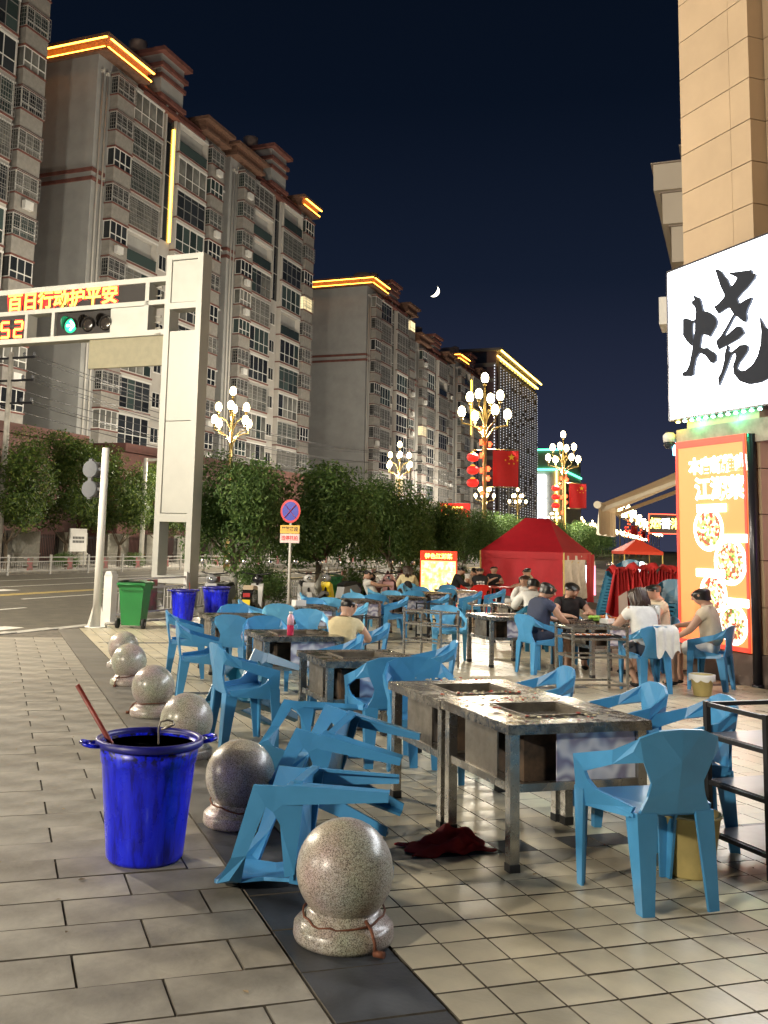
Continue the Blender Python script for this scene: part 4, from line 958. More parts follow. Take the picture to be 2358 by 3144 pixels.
# ------------------------------------------------------------------ railings, boundary wall
def railing(name, label, t0, n, count, pitch, h, m_, z=-.32, panel=True, post_h=.12, bar=.016):
    for k in range(count):
        t = thing(name, label, 'railing', ST(t0+k*pitch,n,z), SRZ, label)
        MB().box(-.045,.045,-.045,.045,0,h+post_h).build('post',m_,t)
        for zz in (h,.18,h-.2): MB().box(-.02,.02,.045,pitch-.045,zz-.022,zz+.022).build('rail',m_,t)
        mb=MB(); nb=int((pitch-.1)/.15)
        for i in range(1,nb): 
            y=.045+(pitch-.09)*i/nb
            if panel and abs(y-pitch/2)<.42: continue
            mb.box(-bar/2,bar/2,y-bar/2,y+bar/2,.20,h-.22)
        mb.build('bars',m_,t)
        if panel:
            MB().box(-.012,.012,pitch/2-.2,pitch/2+.2,.2,h-.03).build('picture_panel','panel_print',t)
            mb=MB()
            for s in (-1,1):
                for q in range(4): mb.box(-.015,.015,pitch/2+s*.34-.12,pitch/2+s*.34+.12,.26+q*.16,.29+q*.16)
            mb.build('ladder_bar',m_,t)
mat('rail_grey',(0.42,0.41,0.39),0.5,metal=.2); mat('rail_white',(0.62,0.61,0.58),0.5,var=.05); mat('panel_print',(0.10,0.14,0.10),0.5,col2=(0.45,0.10,0.12),scale=5)
railing('street_railing','grey steel railing with picture panels along the far kerb',12,-30.3,30,3.0,.80,'rail_grey')
railing('kerb_railing','white railing along the near kerb beside the blue tubs',18.1,-12.35,9,3.0,.92,'rail_white',z=-.27)
MB().box(-.1,.1,-.1,.1,0,1.12).build('x','rail_white') if False else None
gp = thing('railing_post','thick white end post of the near kerb railing','post',ST(17.95,-12.35,-.26),SRZ); MB().box(-.10,.10,-.10,.10,.02,1.02).build('shaft','rail_white',gp); MB().prism([(-.1,1.0),(.1,1.0),(.06,1.1),(-.06,1.1)],-.1,.1,axis='y').build('cap','rail_white',gp); MB().box(-.15,.15,-.15,.15,0,.05).build('base','rail_white',gp)
mat('brick_pier',(0.30,0.29,0.25),0.8,var=.15,scale=6)
far_walk = MB().add([ST(-80,-30.6,-.18),ST(320,-30.6,-.18),ST(320,-60,-.18),ST(-80,-60,-.18),ST(-80,-30.6,-.33),ST(320,-30.6,-.33)],[(0,1,2,3),(0,4,5,1)]).build('far_pavement','kerb',kind='structure')
bw = thing('boundary_wall','grey pier wall with black iron fencing in front of the apartment blocks','wall',ST(0,-36.2,-.2),SRZ)
for k in range(34):
    y=22+k*4.4; MB().box(-.3,.3,y-1.15,y+1.15,0,1.9).build('pier','brick_pier',bw); MB().box(-.34,.34,y-1.2,y+1.2,.62,.70).build('ledge','kerb',bw)
    mb=MB()
    for i in range(14): mb.box(-.015,.015,y+1.2+i*.15,y+1.23+i*.15,.1,1.75)
    for z in (.2,1.6): mb.box(-.02,.02,y+1.15,y+3.25,z-.02,z+.02)
    tag(mb.build('iron_bars','black_metal',bw),kind='stuff')
mat('globe_dim',(0.7,0.6,0.4),.4,emit=(1,.75,.4),estr=.5,sampling='NONE')
nb_ = thing('notice_board','white notice board with green heading in front of the boundary wall','board',ST(43.6,-32.2,-.2),SRZ); MB().box(-.04,.04,-.7,.7,.9,2.1).build('panel','frame_white',nb_)
for y in (-.6,.6): MB().box(-.03,.03,y-.03,y+.03,0,.9).build('leg','rail_grey',nb_)
mb=MB()
for j in range(2):
    for i in range(8): mb.box(.041,.045,-.5+i*.125,-.41+i*.125,1.55-j*.2,1.68-j*.2)
mb.build('lettering','sign_print',nb_) if 'sign_print' in MATS else mb.build('lettering','ink',nb_)
# ------------------------------------------------------------------ street lamps
mat('lamp_gold',(0.36,0.26,0.10),0.35,metal=0.7); mat('globe_lit',(1,0.9,0.6),0.4,emit=(1.0,0.80,0.42),estr=9.0,sampling='NONE'); mat('lantern_red',(0.7,0.02,0.02),0.5,emit=(1.0,0.03,0.02),estr=0.55,sampling='NONE'); mat('lantern_gold',(0.8,0.5,0.05),0.4,emit=(1.0,0.5,0.05),estr=0.6,sampling='NONE')
mat('flag_red',(0.55,0.012,0.014),0.7,var=.05); mat('flag_yellow',(0.85,0.55,0.03),.6); mat('neon_red_wrap',(1,0.1,0.05),.5,emit=(1.0,0.10,0.03),estr=2.5,sampling='NONE')
def lamp_kit():
    K={}; K['pole']=MB().tube([(0,0,0),(0,0,.9),(0,0,1.0),(0,0,7.0),(0,0,10.5)],[.20,.18,.12,.10,.055],16).mesh('pole','lamp_gold')
    gl=MB().lathe([(.001,-.02),(.11,0),(.19,.12),(.205,.26),(.17,.42),(.09,.52),(.001,.55)],16); K['globe']=gl.mesh('globe','globe_lit')
    K['cup']=MB().lathe([(.03,-.16),(.10,-.14),(.10,-.10),(.06,-.08),(.13,-.01),(.001,0)],12).mesh('cup','lamp_gold')
    def arm(r,z): return MB().tube([(0,0,z-1.7),(.10*r,0,z-1.1),(.35*r,0,z-.62),(.7*r,0,z-.42),(r,0,z-.38),(r,0,z-.15)],[.05,.05,.045,.045,.04,.04],8).mesh('arm','lamp_gold')
    K['a1']=arm(.86,9.55); K['a2']=arm(1.32,8.65)
    return K
LK=lamp_kit()
def lamp(pos, rz, label, lit=True, deco=False, power=2600, detail=True, sc=1.0):
    t=thing('street_lamp',label,'street lamp',pos,rz,'globe street lamps'); t.scale=(sc,sc,sc)
    put('pole',LK['pole'],t)
    spots=[(0,0,10.55)]
    for k in range(4): a=pi/4+k*pi/2+.25; spots.append((.86*cos(a),.86*sin(a),9.55))
    for k in range(4): a=k*pi/2+.25; spots.append((1.32*cos(a),1.32*sin(a),8.65))
    gs_ = 1.0 if detail else 1.55  # distant globes enlarged, the bloom of their light put into the shape
    for i,s in enumerate(spots):
        if i: 
            ar=put('arm',LK['a1'] if i<5 else LK['a2'],t); ar.rotation_euler=(0,0,math.atan2(s[1],s[0]))
        g_=put('globe',LK['globe'],t,s); g_.scale=(gs_,gs_,gs_)
        if detail: put('cup',LK['cup'],g_)
    if lit:
        L_=bpy.data.lights.new('street_lamp_light','POINT'); L_.energy=power; L_.color=(1.0,.90,.73); L_.shadow_soft_size=.35
        o=bpy.data.objects.new('lamp_light',L_); COL.objects.link(o); o.parent=t; o.location=(.0,.35,7.9)
    if deco:
        f=MB(); nx=10; vs=[]
        for i in range(nx+1):
            for j in range(7): vs.append((.45+1.35*i/nx,.05*sin(i*.9+j*.3),5.0+1.9*j/6))
        f.add(vs,[(i*7+j,(i+1)*7+j,(i+1)*7+j+1,i*7+j+1) for i in range(nx) for j in range(6)],0,True)
        fo=f.build('flag','flag_red',t); 
        def star(cx,cz,r,rot=0):
            p=[]; 
            for i in range(10): a=pi/2+i*pi/5+rot; q=r if i%2==0 else r*.4; p.append((cx+q*cos(a),cz+q*sin(a)))
            return p
        sb=MB(); sb.prism(star(1.42,6.55,.20),-.09,-.085,axis='y')
        for i in range(4): a=-pi*.15-i*pi*.235; sb.prism(star(1.42+.36*cos(a),6.55+.36*sin(a),.06),-.09,-.085,axis='y')
        so=sb.build('stars','flag_yellow',fo)
        mb=MB(); mb.tube([(0,0,6.95),(1.85,0,6.95)],.02,6); mb.tube([(0,0,4.95),(1.85,0,4.95)],.02,6); mb.tube([(0,0,6.9),(-.7,0,6.9)],.02,6); mb.build('flag_bracket','lamp_gold',t)
        for k in range(3):
            z=6.5-k*.68; l=put('lantern',MB().lathe([(.12,-.22),(.26,-.16),(.33,0),(.26,.16),(.12,.22)],16).mesh('lantern','lantern_red'),t,(-.62,0,z)); put('lantern_cap',MB().lathe([(.12,.2),(.13,.27),(.001,.3)],12).mesh('lantern_cap','lantern_gold'),l)
        mb=MB()
        for (z,x) in ((8.0,-.2),(7.3,-.22),(7.2,.25),(6.6,-.2),(5.9,.18),(5.8,-.2),(5.4,.18),(4.6,-.15)): mb.box(x-.07,x+.07,-.14,-.10,z-.14,z+.14); mb.box(x-.03,x+.14,-.14,-.10,z-.02,z+.05)
        mb.build('neon_ornament','neon_red_wrap',t)
    return t
def cam_xy(X,Y,z): p=to_world(X,Y); return (p.x,p.y,z)
LC=1.0
p=ST(51.6,-12.3,-.27); lamp(p,SRZ+.4,'globe street lamp with a red flag and lanterns behind the first street trees',True,True,5200)
p=ST(79.5,-12.6,-.27); lamp(p,SRZ+.4,'globe street lamp with a red flag in front of the green neon building',True,True,5200)
lamp(ST(53.2,-28.4,-.2),SRZ+.9,'globe street lamp beside the cream gantry column',power=5200)
lamp(ST(86.0,-28.4,-.2),SRZ+.9,'globe street lamp rising over the street trees before the blank end wall',power=5200)
far_lab='distant globe street lamp in the receding double row'
for (X,Y,pw) in ((23.5,140,11000),(31.4,156,0),(56,235,0)): lamp(cam_xy(X,Y,-.3),SRZ+.2,'globe street lamp on the far side of the street beyond the flag lamp post',pw>0,power=pw or 1)
for k in range(11): Y=182+k*30; lamp(cam_xy(54.3+.368*(Y-179),Y,-.3),SRZ+.3*k,far_lab,False,deco=k in (1,3,5),detail=False)
for k in range(14): Y=303+k*34; lamp(cam_xy(80.6+.3735*(Y-303),Y,-.3),SRZ+.3*k,far_lab,False,detail=False)
lamp(ST(20.0,-28.4,-.2),SRZ,'globe street lamp across the road beyond the gantry arm',power=6500)
lamp(ST(-13,-28.4,-.2),SRZ,'globe street lamp across the road behind the viewer',power=5500)
lamp((-5.8,17.5,-.32),SRZ+.3,'globe street lamp on the crossing island beyond the pedestrian signal',power=4600)
lamp(ST(-15,-11.6,GZ(*ST(-15,-11.6)[:2])),SRZ,'globe street lamp on the near kerb behind the viewer',power=8500)
# ------------------------------------------------------------------ trees and hedges
def leafy(name, cols):
    M = mat(name, cols[0], 0.5, spec=0.3); N, L = M.node_tree.nodes, M.node_tree.links; P = N['Principled BSDF']
    g_ = N.new('ShaderNodeNewGeometry'); r = N.new('ShaderNodeValToRGB'); e = r.color_ramp.elements
    e[0].color = (*cols[0],1); e[1].color = (*cols[1],1); e.new(0.5).color = (*cols[2],1)
    L.new(g_.outputs['Random Per Island'], r.inputs[0]); L.new(r.outputs[0], P.inputs['Base Color'])
    tr = N.new('ShaderNodeBsdfTranslucent'); L.new(r.outputs[0], tr.inputs[0]); mx = N.new('ShaderNodeMixShader'); mx.inputs[0].default_value = 0.35
    L.new(P.outputs[0], mx.inputs[1]); L.new(tr.outputs[0], mx.inputs[2]); L.new(mx.outputs[0], N['Material Output'].inputs[0])
leafy('leaf', ((0.045,0.095,0.024),(0.17,0.25,0.075),(0.085,0.155,0.040)))
leafy('leaf_far', ((0.035,0.070,0.018),(0.150,0.195,0.040),(0.072,0.120,0.026)))
mat('bark',(0.13,0.10,0.07),0.9,var=0.3,scale=8,bump=0.5,bscale=25); mat('limewash',(0.62,0.60,0.55),0.8,var=0.2,scale=12)
def crown_mesh(name, rx, rz, z0, n, leaf, seed, m_, lobes=16, squash=1.0):
    """leaf-sized faces in clumps through an uneven rounded volume"""
    rr = random.Random(seed); mb = MB(); C = []
    for k in range(lobes):
        a, b = rr.uniform(0,2*pi), rr.uniform(-0.75,1.0); q = rr.uniform(0.45,0.72)
        s = math.sqrt(max(0,1-b*b*.8)); C.append((rx*q*s*cos(a), rx*q*s*sin(a), z0+rz+rz*0.66*b, rr.uniform(0.30,0.50)*rx))
    C.append((0,0,z0+rz,rx*.62))
    vs=[];fs=[]
    for i in range(n):
        c = C[rr.randrange(len(C))]
        d = Vector((rr.gauss(0,1),rr.gauss(0,1),rr.gauss(0,1))).normalized()*c[3]*(rr.random()**0.32)*rr.uniform(0.92,1.08)
        p = Vector((c[0]+d.x, c[1]+d.y, c[2]+d.z*squash))
        o = (p-Vector((0,0,z0+rz*.7))).normalized(); u = Vector((rr.gauss(0,1),rr.gauss(0,1),rr.gauss(0,1))).normalized()
        nrm = (o*0.8+u*0.9+Vector((0,0,.25))).normalized(); a = nrm.cross(Vector((rr.gauss(0,1),rr.gauss(0,1),rr.gauss(0,1)))).normalized(); b = nrm.cross(a)
        l = leaf*rr.uniform(.7,1.35); w = l*.42; k=len(vs)
        vs += [p-a*l*.5, p+b*w*.5+nrm*l*.06, p+a*l*.5, p-b*w*.5+nrm*l*.06]; fs.append((k,k+1,k+2,k+3))
    mb.add(vs,fs); me=bpy.data.meshes.new(name); me.from_pydata(mb.v,[],mb.f); me.materials.append(MATS[m_]); return me
def trunk_mesh(h, r, seed, spread, top):
    rr=random.Random(seed); mb=MB(); mb.tube([(0,0,-.05),(.02,.01,h*.35),(-.02,.03,h*.7),(0,0,h)],[r*1.35,r,r*.9,r*.85],10)
    for k in range(6):
        a=k*1.05+rr.uniform(-.3,.3); s=spread*rr.uniform(.5,1)
        mb.tube([(0,0,h-.05-.06*(k%3)),(s*.35*cos(a),s*.35*sin(a),h+(top-h)*.22),(s*.75*cos(a),s*.75*sin(a),h+(top-h)*rr.uniform(.5,.75))],[r*.55,r*.4,r*.14],7)
    return mb.mesh('trunk','bark')
CRN=[crown_mesh('crown',1.55,1.22,0.0,19000,0.10,s,'leaf',22) for s in (1,2,3)]
CRF=[crown_mesh('crown',2.2,3.0,0.0,14000,0.17,s,'leaf_far',20) for s in (4,5)]
TRK=[trunk_mesh(1.35,.10,s,1.3,2.6) for s in (1,2)]
LIM=MB().lathe([(.142,.0),(.135,.3),(.112,.6),(.108,1.0)],12).mesh('limewash_band','limewash')
def tree(t,n,sc,label,k,zc=1.05,group='trimmed street trees along the near kerb',sz=1.0):
    p=ST(t,n); z=GZ(p.x,p.y); r=thing('street_tree',label,'tree',(p.x,p.y,z),k*1.7,group)
    put('trunk',TRK[k%2],r); put('limewash_band',LIM,r); c=put('crown',CRN[k%3],r,(0,0,zc-.18)); c.scale=(sc*1.08,sc*1.08,sc*sz*1.06)
for k,(t,n,sc,sz,zc,lab) in enumerate(((22.9,-12.0,.93,1.28,1.15,'lime-washed street tree standing behind the cream gantry column'),(26.9,-11.3,1.15,1.08,1.05,'street tree behind the no-stopping sign'),(33.6,-11.4,1.08,1.10,1.10,'street tree between the no-stopping sign tree and the lit menu board'),
    (38.6,-11.5,1.0,1.05,1.1,'street tree directly behind the lit menu board'),(44.9,-11.6,1.0,1.0,1.1,'street tree beside the red tent'),(52.5,-11.8,.95,1.0,1.15,'street tree behind the red tent roof'),(60,-11.9,1.0,1.0,1.15,'street tree behind the silver tent wall'),(70,-12,1.05,1.0,1.15,'farther street tree beyond the tent'),(82,-12.1,1.1,1.0,1.15,'farther street tree beyond the tent'),(95,-12.3,1.2,1.0,1.15,'farther street tree beyond the tent'))):
    tree(t,n,sc,lab,k,zc,sz=sz)
for k,(t,n,sc,zc,lab) in enumerate(((39.2,-33.2,1.05,.9,'tall tree across the road in front of the utility pole'),(44.2,-33.4,1.10,1.0,'tall dark tree behind the pedestrian signal'),(48.6,-33.0,1.05,.9,'tall tree beside the bracket pole across the road'),(53.6,-33.4,1.0,0.9,'tree across the road glimpsed through the gantry column'),(60,-33,.7,.8,'small tree across the road'),(66,-33,.75,.8,'small tree across the road'),(74,-33,.75,1.0,'small tree across the road'),(84,-33,.7,1.0,'small tree across the road'),(98,-33,.8,1.0,'small tree across the road'),(34.3,-33.3,1.05,.9,'tall tree across the road at the end of the railing'))):
    r=thing('roadside_tree',lab,'tree',ST(t,n,-.2),k*2.1,'trees across the road'); put('trunk',TRK[k%2],r); c=put('crown',CRF[k%2],r,(0,0,zc)); c.scale=(sc,sc,sc)
HDG=[crown_mesh('foliage',.66,.60,0.0,7000,0.055,s,'leaf',26,.95) for s in (8,9)]
for k,(x,y,sc,lab) in enumerate(((6.45,24.5,1.15,'round clipped hedge behind the black and white scooter'),(10.6,29.2,.98,'round clipped hedge behind the green bin and grey scooters'),(14.2,33.2,.95,'round clipped hedge behind the girl with the backpack'),(16.7,34.4,.95,'round clipped hedge between the menu board and the tent'))):
    r=thing('clipped_hedge',lab,'hedge',(x,y,GZ(x,y)),k,'round clipped hedges'); c=put('foliage',HDG[k%2],r,(0,0,.0)); c.scale=(sc,sc,sc)
    MB().tube([(0,0,0),(0,0,.5)],.05,6).build('stem','bark',r)
for k in range(9):
    r=thing('low_bush','low clipped bush behind the far kerb railing','bush',ST(42+k*6.3,-31.7,-.2),k,'low bushes across the road'); c=put('foliage',HDG[k%2],r,(0,0,0)); c.scale=(1.15,1.15,.75); MB().tube([(0,0,0),(0,0,.3)],.05,6).build('stem','bark',r)
# ------------------------------------------------------------------ grill shop at the plaza's edge
mat('shop_wall',(0.48,0.35,0.225),0.75,var=0.06,scale=1.2,bump=0.12,bscale=70,detail=8,rnd=0.03); mat('shop_groove',(0.10,0.075,0.05),0.9); mat('plinth',(0.12,0.085,0.07),0.6,var=.15,scale=3)
mat('sign_face',(0.9,0.9,0.9),0.5,emit=(0.90,0.95,1.0),estr=6.5); mat('sign_char',(0.026,0.030,0.042),0.75,spec=.15); mat('metal_dark',(0.03,0.028,0.035),0.3,metal=.4)
mat('poster_orange',(0.8,0.2,0.06),0.5,emit=(1.0,0.255,0.075),estr=0.60); mat('poster_red',(0.8,0.05,0.03),0.5,emit=(1.0,0.06,0.03),estr=0.5); mat('poster_white',(1,1,1),0.5,emit=(1.0,0.95,0.86),estr=2.6,sampling='NONE')
def dish(name, base, seed):
    M=mat(name,base,0.5); N,L=M.node_tree.nodes,M.node_tree.links; P=N['Principled BSDF']; t=N.new('ShaderNodeTexCoord'); v=N.new('ShaderNodeTexVoronoi'); v.inputs['Scale'].default_value=26; mp=N.new('ShaderNodeMapping'); mp.inputs[1].default_value=(seed,seed*2,0)
    L.new(t.outputs['Object'],mp.inputs[0]); L.new(mp.outputs[0],v.inputs['Vector']); sp_=N.new('ShaderNodeSeparateColor'); L.new(v.outputs['Color'],sp_.inputs[0]); r=N.new('ShaderNodeValToRGB'); r.color_ramp.interpolation='CONSTANT'; e=r.color_ramp.elements
    e[0].color=(0.45,0.05,0.02,1); e[1].position=.18; e[1].color=(0.85,0.42,0.14,1)
    for p_,c_ in ((.36,(1,.85,.6,1)),(.58,(.25,.10,.04,1)),(.70,(1,.92,.75,1)),(.86,(.12,.30,.04,1)),(.93,(.9,.55,.2,1))): e.new(p_).color=c_
    L.new(sp_.outputs[0],r.inputs[0]); L.new(r.outputs[0],P.inputs['Base Color']); L.new(r.outputs[0],P.inputs['Emission Color']); P.inputs['Emission Strength'].default_value=0.6; M.cycles.emission_sampling='NONE'
for k in range(4): dish('dish%d'%k,(0.6,0.3,0.1),k*3.1)
sh=thing('grill_shop','tan panelled shop building carrying the big white sign','building',(0,0,-0.13))
MB().box(9.78,22,-16,12.03,0,16).build('wall','shop_groove',sh)
# panels of the corner pilaster: each a slab with open joints
for r_ in range(26):
    z0=0.42+r_*0.605
    for (y0,y1) in ((10.575,10.96),(10.966,12.03)): 
        MB().box(9.50,9.80,y0,y1,z0+.006,z0+.599).build('wall_panel','shop_wall',sh)
    MB().box(9.76,9.779,9.30,10.565,z0+.006,z0+.599).build('wall_panel','shop_wall',sh)
    MB().box(9.80,12.6,12.035,12.06,z0+.006,z0+.599).build('wall_panel','shop_wall',sh)
MB().box(9.46,9.775,-16,12.05,0,0.42).build('plinth','plinth',sh)
for z in (6.2,9.2,12.2): 
    w_=MB().box(9.70,9.758,7.4,9.2,z,z+2.0).build('window','pane_dark',sh); put('sill',MB().box(9.6,9.76,7.3,9.3,z-.12,z-.02).mesh('sill','metal_dark'),w_)
MB().box(9.2,9.5,10.5,12.25,10.4,16).build('red_fin','trim_red',sh)
bs=thing('shop_signboard','huge glowing white shop sign with one dark brush-written character','sign',(0,0,0))
MB().box(9.36,9.72,2.2,12.22,3.53,5.75).build('light_box','sign_face',bs)
mb=MB(); mb.box(9.345,9.74,2.2,12.24,3.50,3.527); mb.box(9.345,9.74,2.2,12.24,5.753,5.78); mb.box(9.345,9.74,12.223,12.245,3.527,5.753); mb.build('edge_trim','metal_dark',bs)
GLYPH={'dot_left': [(11.846, 4.969), (11.766, 4.959), (11.688, 4.924), (11.666, 4.897), (11.588, 4.903), (11.578, 4.879), (11.638, 4.861), (11.653, 4.75), (11.636, 4.655), (11.624, 4.615), (11.678, 4.535), (11.777, 4.621), (11.854, 4.728)] ,
'fire_stem': [(11.616, 5.275), (11.555, 5.233), (11.5, 5.218), (11.458, 5.163), (11.428, 5.066), (11.409, 4.986), (11.377, 4.987), (11.302, 4.956), (11.199, 4.889), (11.138, 4.817), (11.13, 4.764), (11.152, 4.71), (11.229, 4.637), (11.283, 4.588), (11.314, 4.616), (11.442, 4.656), (11.466, 4.593), (11.492, 4.478), (11.395, 4.454), (11.342, 4.451), (11.321, 4.425), (11.187, 4.343), (11.157, 4.294), (11.17, 4.231), (11.223, 4.203), (11.275, 4.219), (11.378, 4.339), (11.505, 4.406), (11.585, 4.33), (11.634, 4.188), (11.641, 4.106), (11.704, 4.093), (11.873, 4.119), (11.894, 4.176), (11.791, 4.19), (11.732, 4.264), (11.67, 4.435), (11.639, 4.565), (11.607, 4.65), (11.593, 4.738), (11.584, 4.887), (11.562, 5.019), (11.582, 5.092), (11.636, 5.134), (11.65, 5.183), (11.589, 5.2)] ,
'cross': [(11.138, 5.527), (11.092, 5.52), (11.01, 5.465), (10.961, 5.394), (10.903, 5.328), (10.84, 5.203), (10.744, 5.259), (10.713, 5.302), (10.81, 5.363), (10.89, 5.39), (10.828, 5.411), (10.709, 5.388), (10.439, 5.347), (10.431, 5.302), (10.362, 5.264), (10.387, 5.214), (10.524, 5.12), (10.643, 5.063), (10.724, 5.01), (10.688, 4.93), (10.628, 4.952), (10.511, 4.975), (10.439, 4.97), (10.476, 4.897), (10.526, 4.845), (10.558, 4.774), (10.55, 4.716), (10.566, 4.656), (10.61, 4.665), (10.714, 4.75), (10.772, 4.791), (10.919, 4.634), (10.986, 4.568), (10.963, 4.542), (10.819, 4.607), (10.738, 4.641), (10.661, 4.612), (10.603, 4.515), (10.726, 4.454), (10.866, 4.423), (10.947, 4.409), (11.112, 4.381), (11.16, 4.506), (11.064, 4.561), (10.958, 4.657), (10.801, 4.819), (10.877, 4.929), (10.99, 4.91), (11.094, 4.881), (11.184, 5.004), (11.089, 5.027), (10.973, 5.096), (10.971, 5.139), (11.039, 5.258), (11.096, 5.405)] ,
'leg_l': [(10.937, 4.407), (10.898, 4.386), (10.92, 4.325), (10.861, 4.301), (10.76, 4.34), (10.69, 4.37), (10.594, 4.359), (10.538, 4.321), (10.56, 4.255), (10.639, 4.185), (10.719, 4.128), (10.761, 4.064), (10.724, 4.023), (10.608, 4.011), (10.472, 4.066), (10.374, 4.167), (10.312, 4.321), (10.296, 4.483), (10.32, 4.668), (10.281, 4.618), (10.212, 4.508), (10.087, 4.469), (9.989, 4.289), (10.018, 4.026), (10.151, 3.845), (10.334, 3.805), (10.54, 3.807), (10.71, 3.873), (10.823, 3.989), (10.839, 4.105), (10.775, 4.222), (10.783, 4.273), (10.852, 4.27), (10.894, 4.213), (10.97, 4.083), (11.067, 3.94), (11.121, 3.868), (11.137, 3.979), (11.062, 4.068), (11.006, 4.203), (10.993, 4.288), (10.97, 4.356)] ,
}
for k_,poly in GLYPH.items():
    bm=bmesh.new(); f=bm.faces.new([bm.verts.new((9.352,y,z)) for y,z in poly]); bmesh.ops.recalc_face_normals(bm,faces=bm.faces)
    ex=bmesh.ops.extrude_face_region(bm,geom=[f]); bmesh.ops.translate(bm,verts=[v for v in ex['geom'] if isinstance(v,bmesh.types.BMVert)],vec=(-0.035,0,0)); bmesh.ops.triangulate(bm,faces=bm.faces[:]); bmesh.ops.recalc_face_normals(bm,faces=bm.faces)
    me=bpy.data.meshes.new('brush_stroke'); bm.to_mesh(me); bm.free(); me.materials.append(MATS['sign_char']); put('brush_stroke',me,bs)
# soffit and coloured bulbs under the sign
mat('soffit',(0.30,0.27,0.22),0.7,var=.3,scale=5,detail=8); MB().box(9.44,9.499,2.2,12.20,3.19,3.497).build('fascia','soffit',sh)
mat('bulb_cyan',(0.6,1,0.9),.4,emit=(0.35,1.0,0.72),estr=5.0,sampling='NONE'); mat('bulb_yellow',(1,.9,.3),.4,emit=(1.0,.85,.2),estr=5.0,sampling='NONE')
for k in range(12):
    y=12.1-k*.15; tag(MB().ball((9.40,y,3.475),.028,10,6,sc=(1,1.3,.7)).build('bulb','bulb_yellow' if k<1 else 'bulb_cyan'),'small coloured bulb in the row under the big white sign','bulb','bulbs under the sign')
for (y,c,e_) in ((11.7,(.05,1,.35),3.5),(10.9,(.05,1,.4),3.5),(12.1,(1,.7,.05),1.5)):
    L_=bpy.data.lights.new('bulb_light','POINT'); L_.energy=e_; L_.color=c; L_.shadow_soft_size=.03; o=bpy.data.objects.new('bulb_light',L_); COL.objects.link(o); o.location=(9.36,y,3.44)
pt=thing('neon_tube','violet neon tube on the shop wall beside the food poster','neon',(0,0,0)); mat('neon_violet',(.7,.2,1),.4,emit=(0.65,0.10,1.0),estr=5.0)
MB().tube([(9.66,9.05,1.2),(9.66,9.05,3.1)],.03,8).build('tube','neon_violet',pt); MB().box(9.69,9.755,9.02,9.08,1.1,3.2).build('holder','metal_dark',pt)
# the glowing food poster
fp=thing('food_poster','tall glowing orange light-box poster with white writing and plates of food','poster',(0,0,0))
MB().box(9.41,9.495,10.745,12.18,.30,3.18).build('light_box','poster_orange',fp)
mb=MB(); mb.box(9.40,9.4095,10.745,12.18,3.08,3.18); mb.box(9.40,9.4095,10.745,12.18,.30,.36); mb.box(9.40,9.4095,12.13,12.18,.36,3.08); mb.box(9.40,9.4095,10.745,10.79,.36,3.08); mb.build('border','poster_red',fp)
for (txt,sz,z,y) in (('本店新推出',.235,2.785,11.30),('江湖菜',.33,2.45,11.28)):
    o=put('lettering',text_mesh('lettering',txt,sz,'poster_white',.002,bold=.012),fp,(9.405,y,z)); o.rotation_euler=(pi/2,0,-pi/2)
for k,(y,z,r_) in enumerate(((11.51,1.91,.305),(11.09,1.47,.315),(11.44,1.03,.27),(11.06,.64,.27))):
    p_=put('plate',MB().cyl((0,0,0),(.004,0,0),r_,seg=40).mesh('plate','poster_white'),fp,(9.404,y,z)); put('dish',MB().cyl((-.0035,0,0),(-.001,0,0),r_*.84,seg=13).mesh('dish','dish%d'%k),p_)
for (y,z,w_) in ((11.43,2.20,.30),(10.97,1.785,.22),(11.48,1.305,.29),(10.95,.935,.20)): MB().box(9.394,9.3995,y-w_,y+w_,z-.055,z+.055).build('caption_bar','poster_white',fp)
dp=thing('dark_post','dark glossy pipe at the edge of the food poster','pipe',(9.43,10.66,-.13)); MB().tube([(0,0,0),(0,0,3.3)],.06,14).build('pipe','metal_dark',dp); MB().lathe([(.08,0),(.08,.05)],14).build('flange','metal_dark',dp)
cc=thing('dome_camera','white dome camera hanging at the corner of the big sign','camera',(9.42,12.33,3.20)); MB().lathe([(.001,-.10),(.06,-.09),(.085,-.04),(.085,0)],16).build('dome','hotel_glass',cc); MB().lathe([(.09,0),(.095,.10),(.06,.14)],16).build('housing','white_plastic',cc); MB().box(.0,.16,-.03,.03,.06,.12).build('bracket','white_plastic',cc)
ls=thing('light_strip','short cyan light strip under the sign corner','light',(9.44,12.24,3.0)); mat('cyan_strip',(.3,.8,1),.4,emit=(.15,.75,1.0),estr=4.0,sampling='NONE'); MB().bar((0,0,.0),(.02,.06,.28),.04).build('tube','cyan_strip',ls); MB().bar((.03,0,0),(.05,.06,.3),.02).build('holder','metal_dark',ls)

# ------------------------------------------------------------------ the street side: awning, shop row, tower, neon sign
mat('awning_cloth',(0.80,0.73,0.58),0.8,var=.06,scale=3); mat('row_wall',(0.22,0.18,0.15),.8,var=.1,scale=1)
ro=thing('shop_row','low row of shops behind the awning along the street','building',ST(19,0,-.3),SRZ); MB().box(0.6,9,0,60,0,4.6).build('wall','row_wall',ro); MB().box(.3,.6,0,60,3.2,4.2).build('fascia','metal_dark',ro)
mat('row_glow',(1,.8,.6),.5,emit=(1.0,.75,.45),estr=1.2,sampling='NONE')
for k in range(8): MB().box(.52,.598,1.5+k*7,6.5+k*7,.2,3.0).build('shop_window','row_glow',ro)
aw=thing('awning','cream retractable awning with a scalloped valance','awning',ST(17.9,-2.25,0),SRZ)
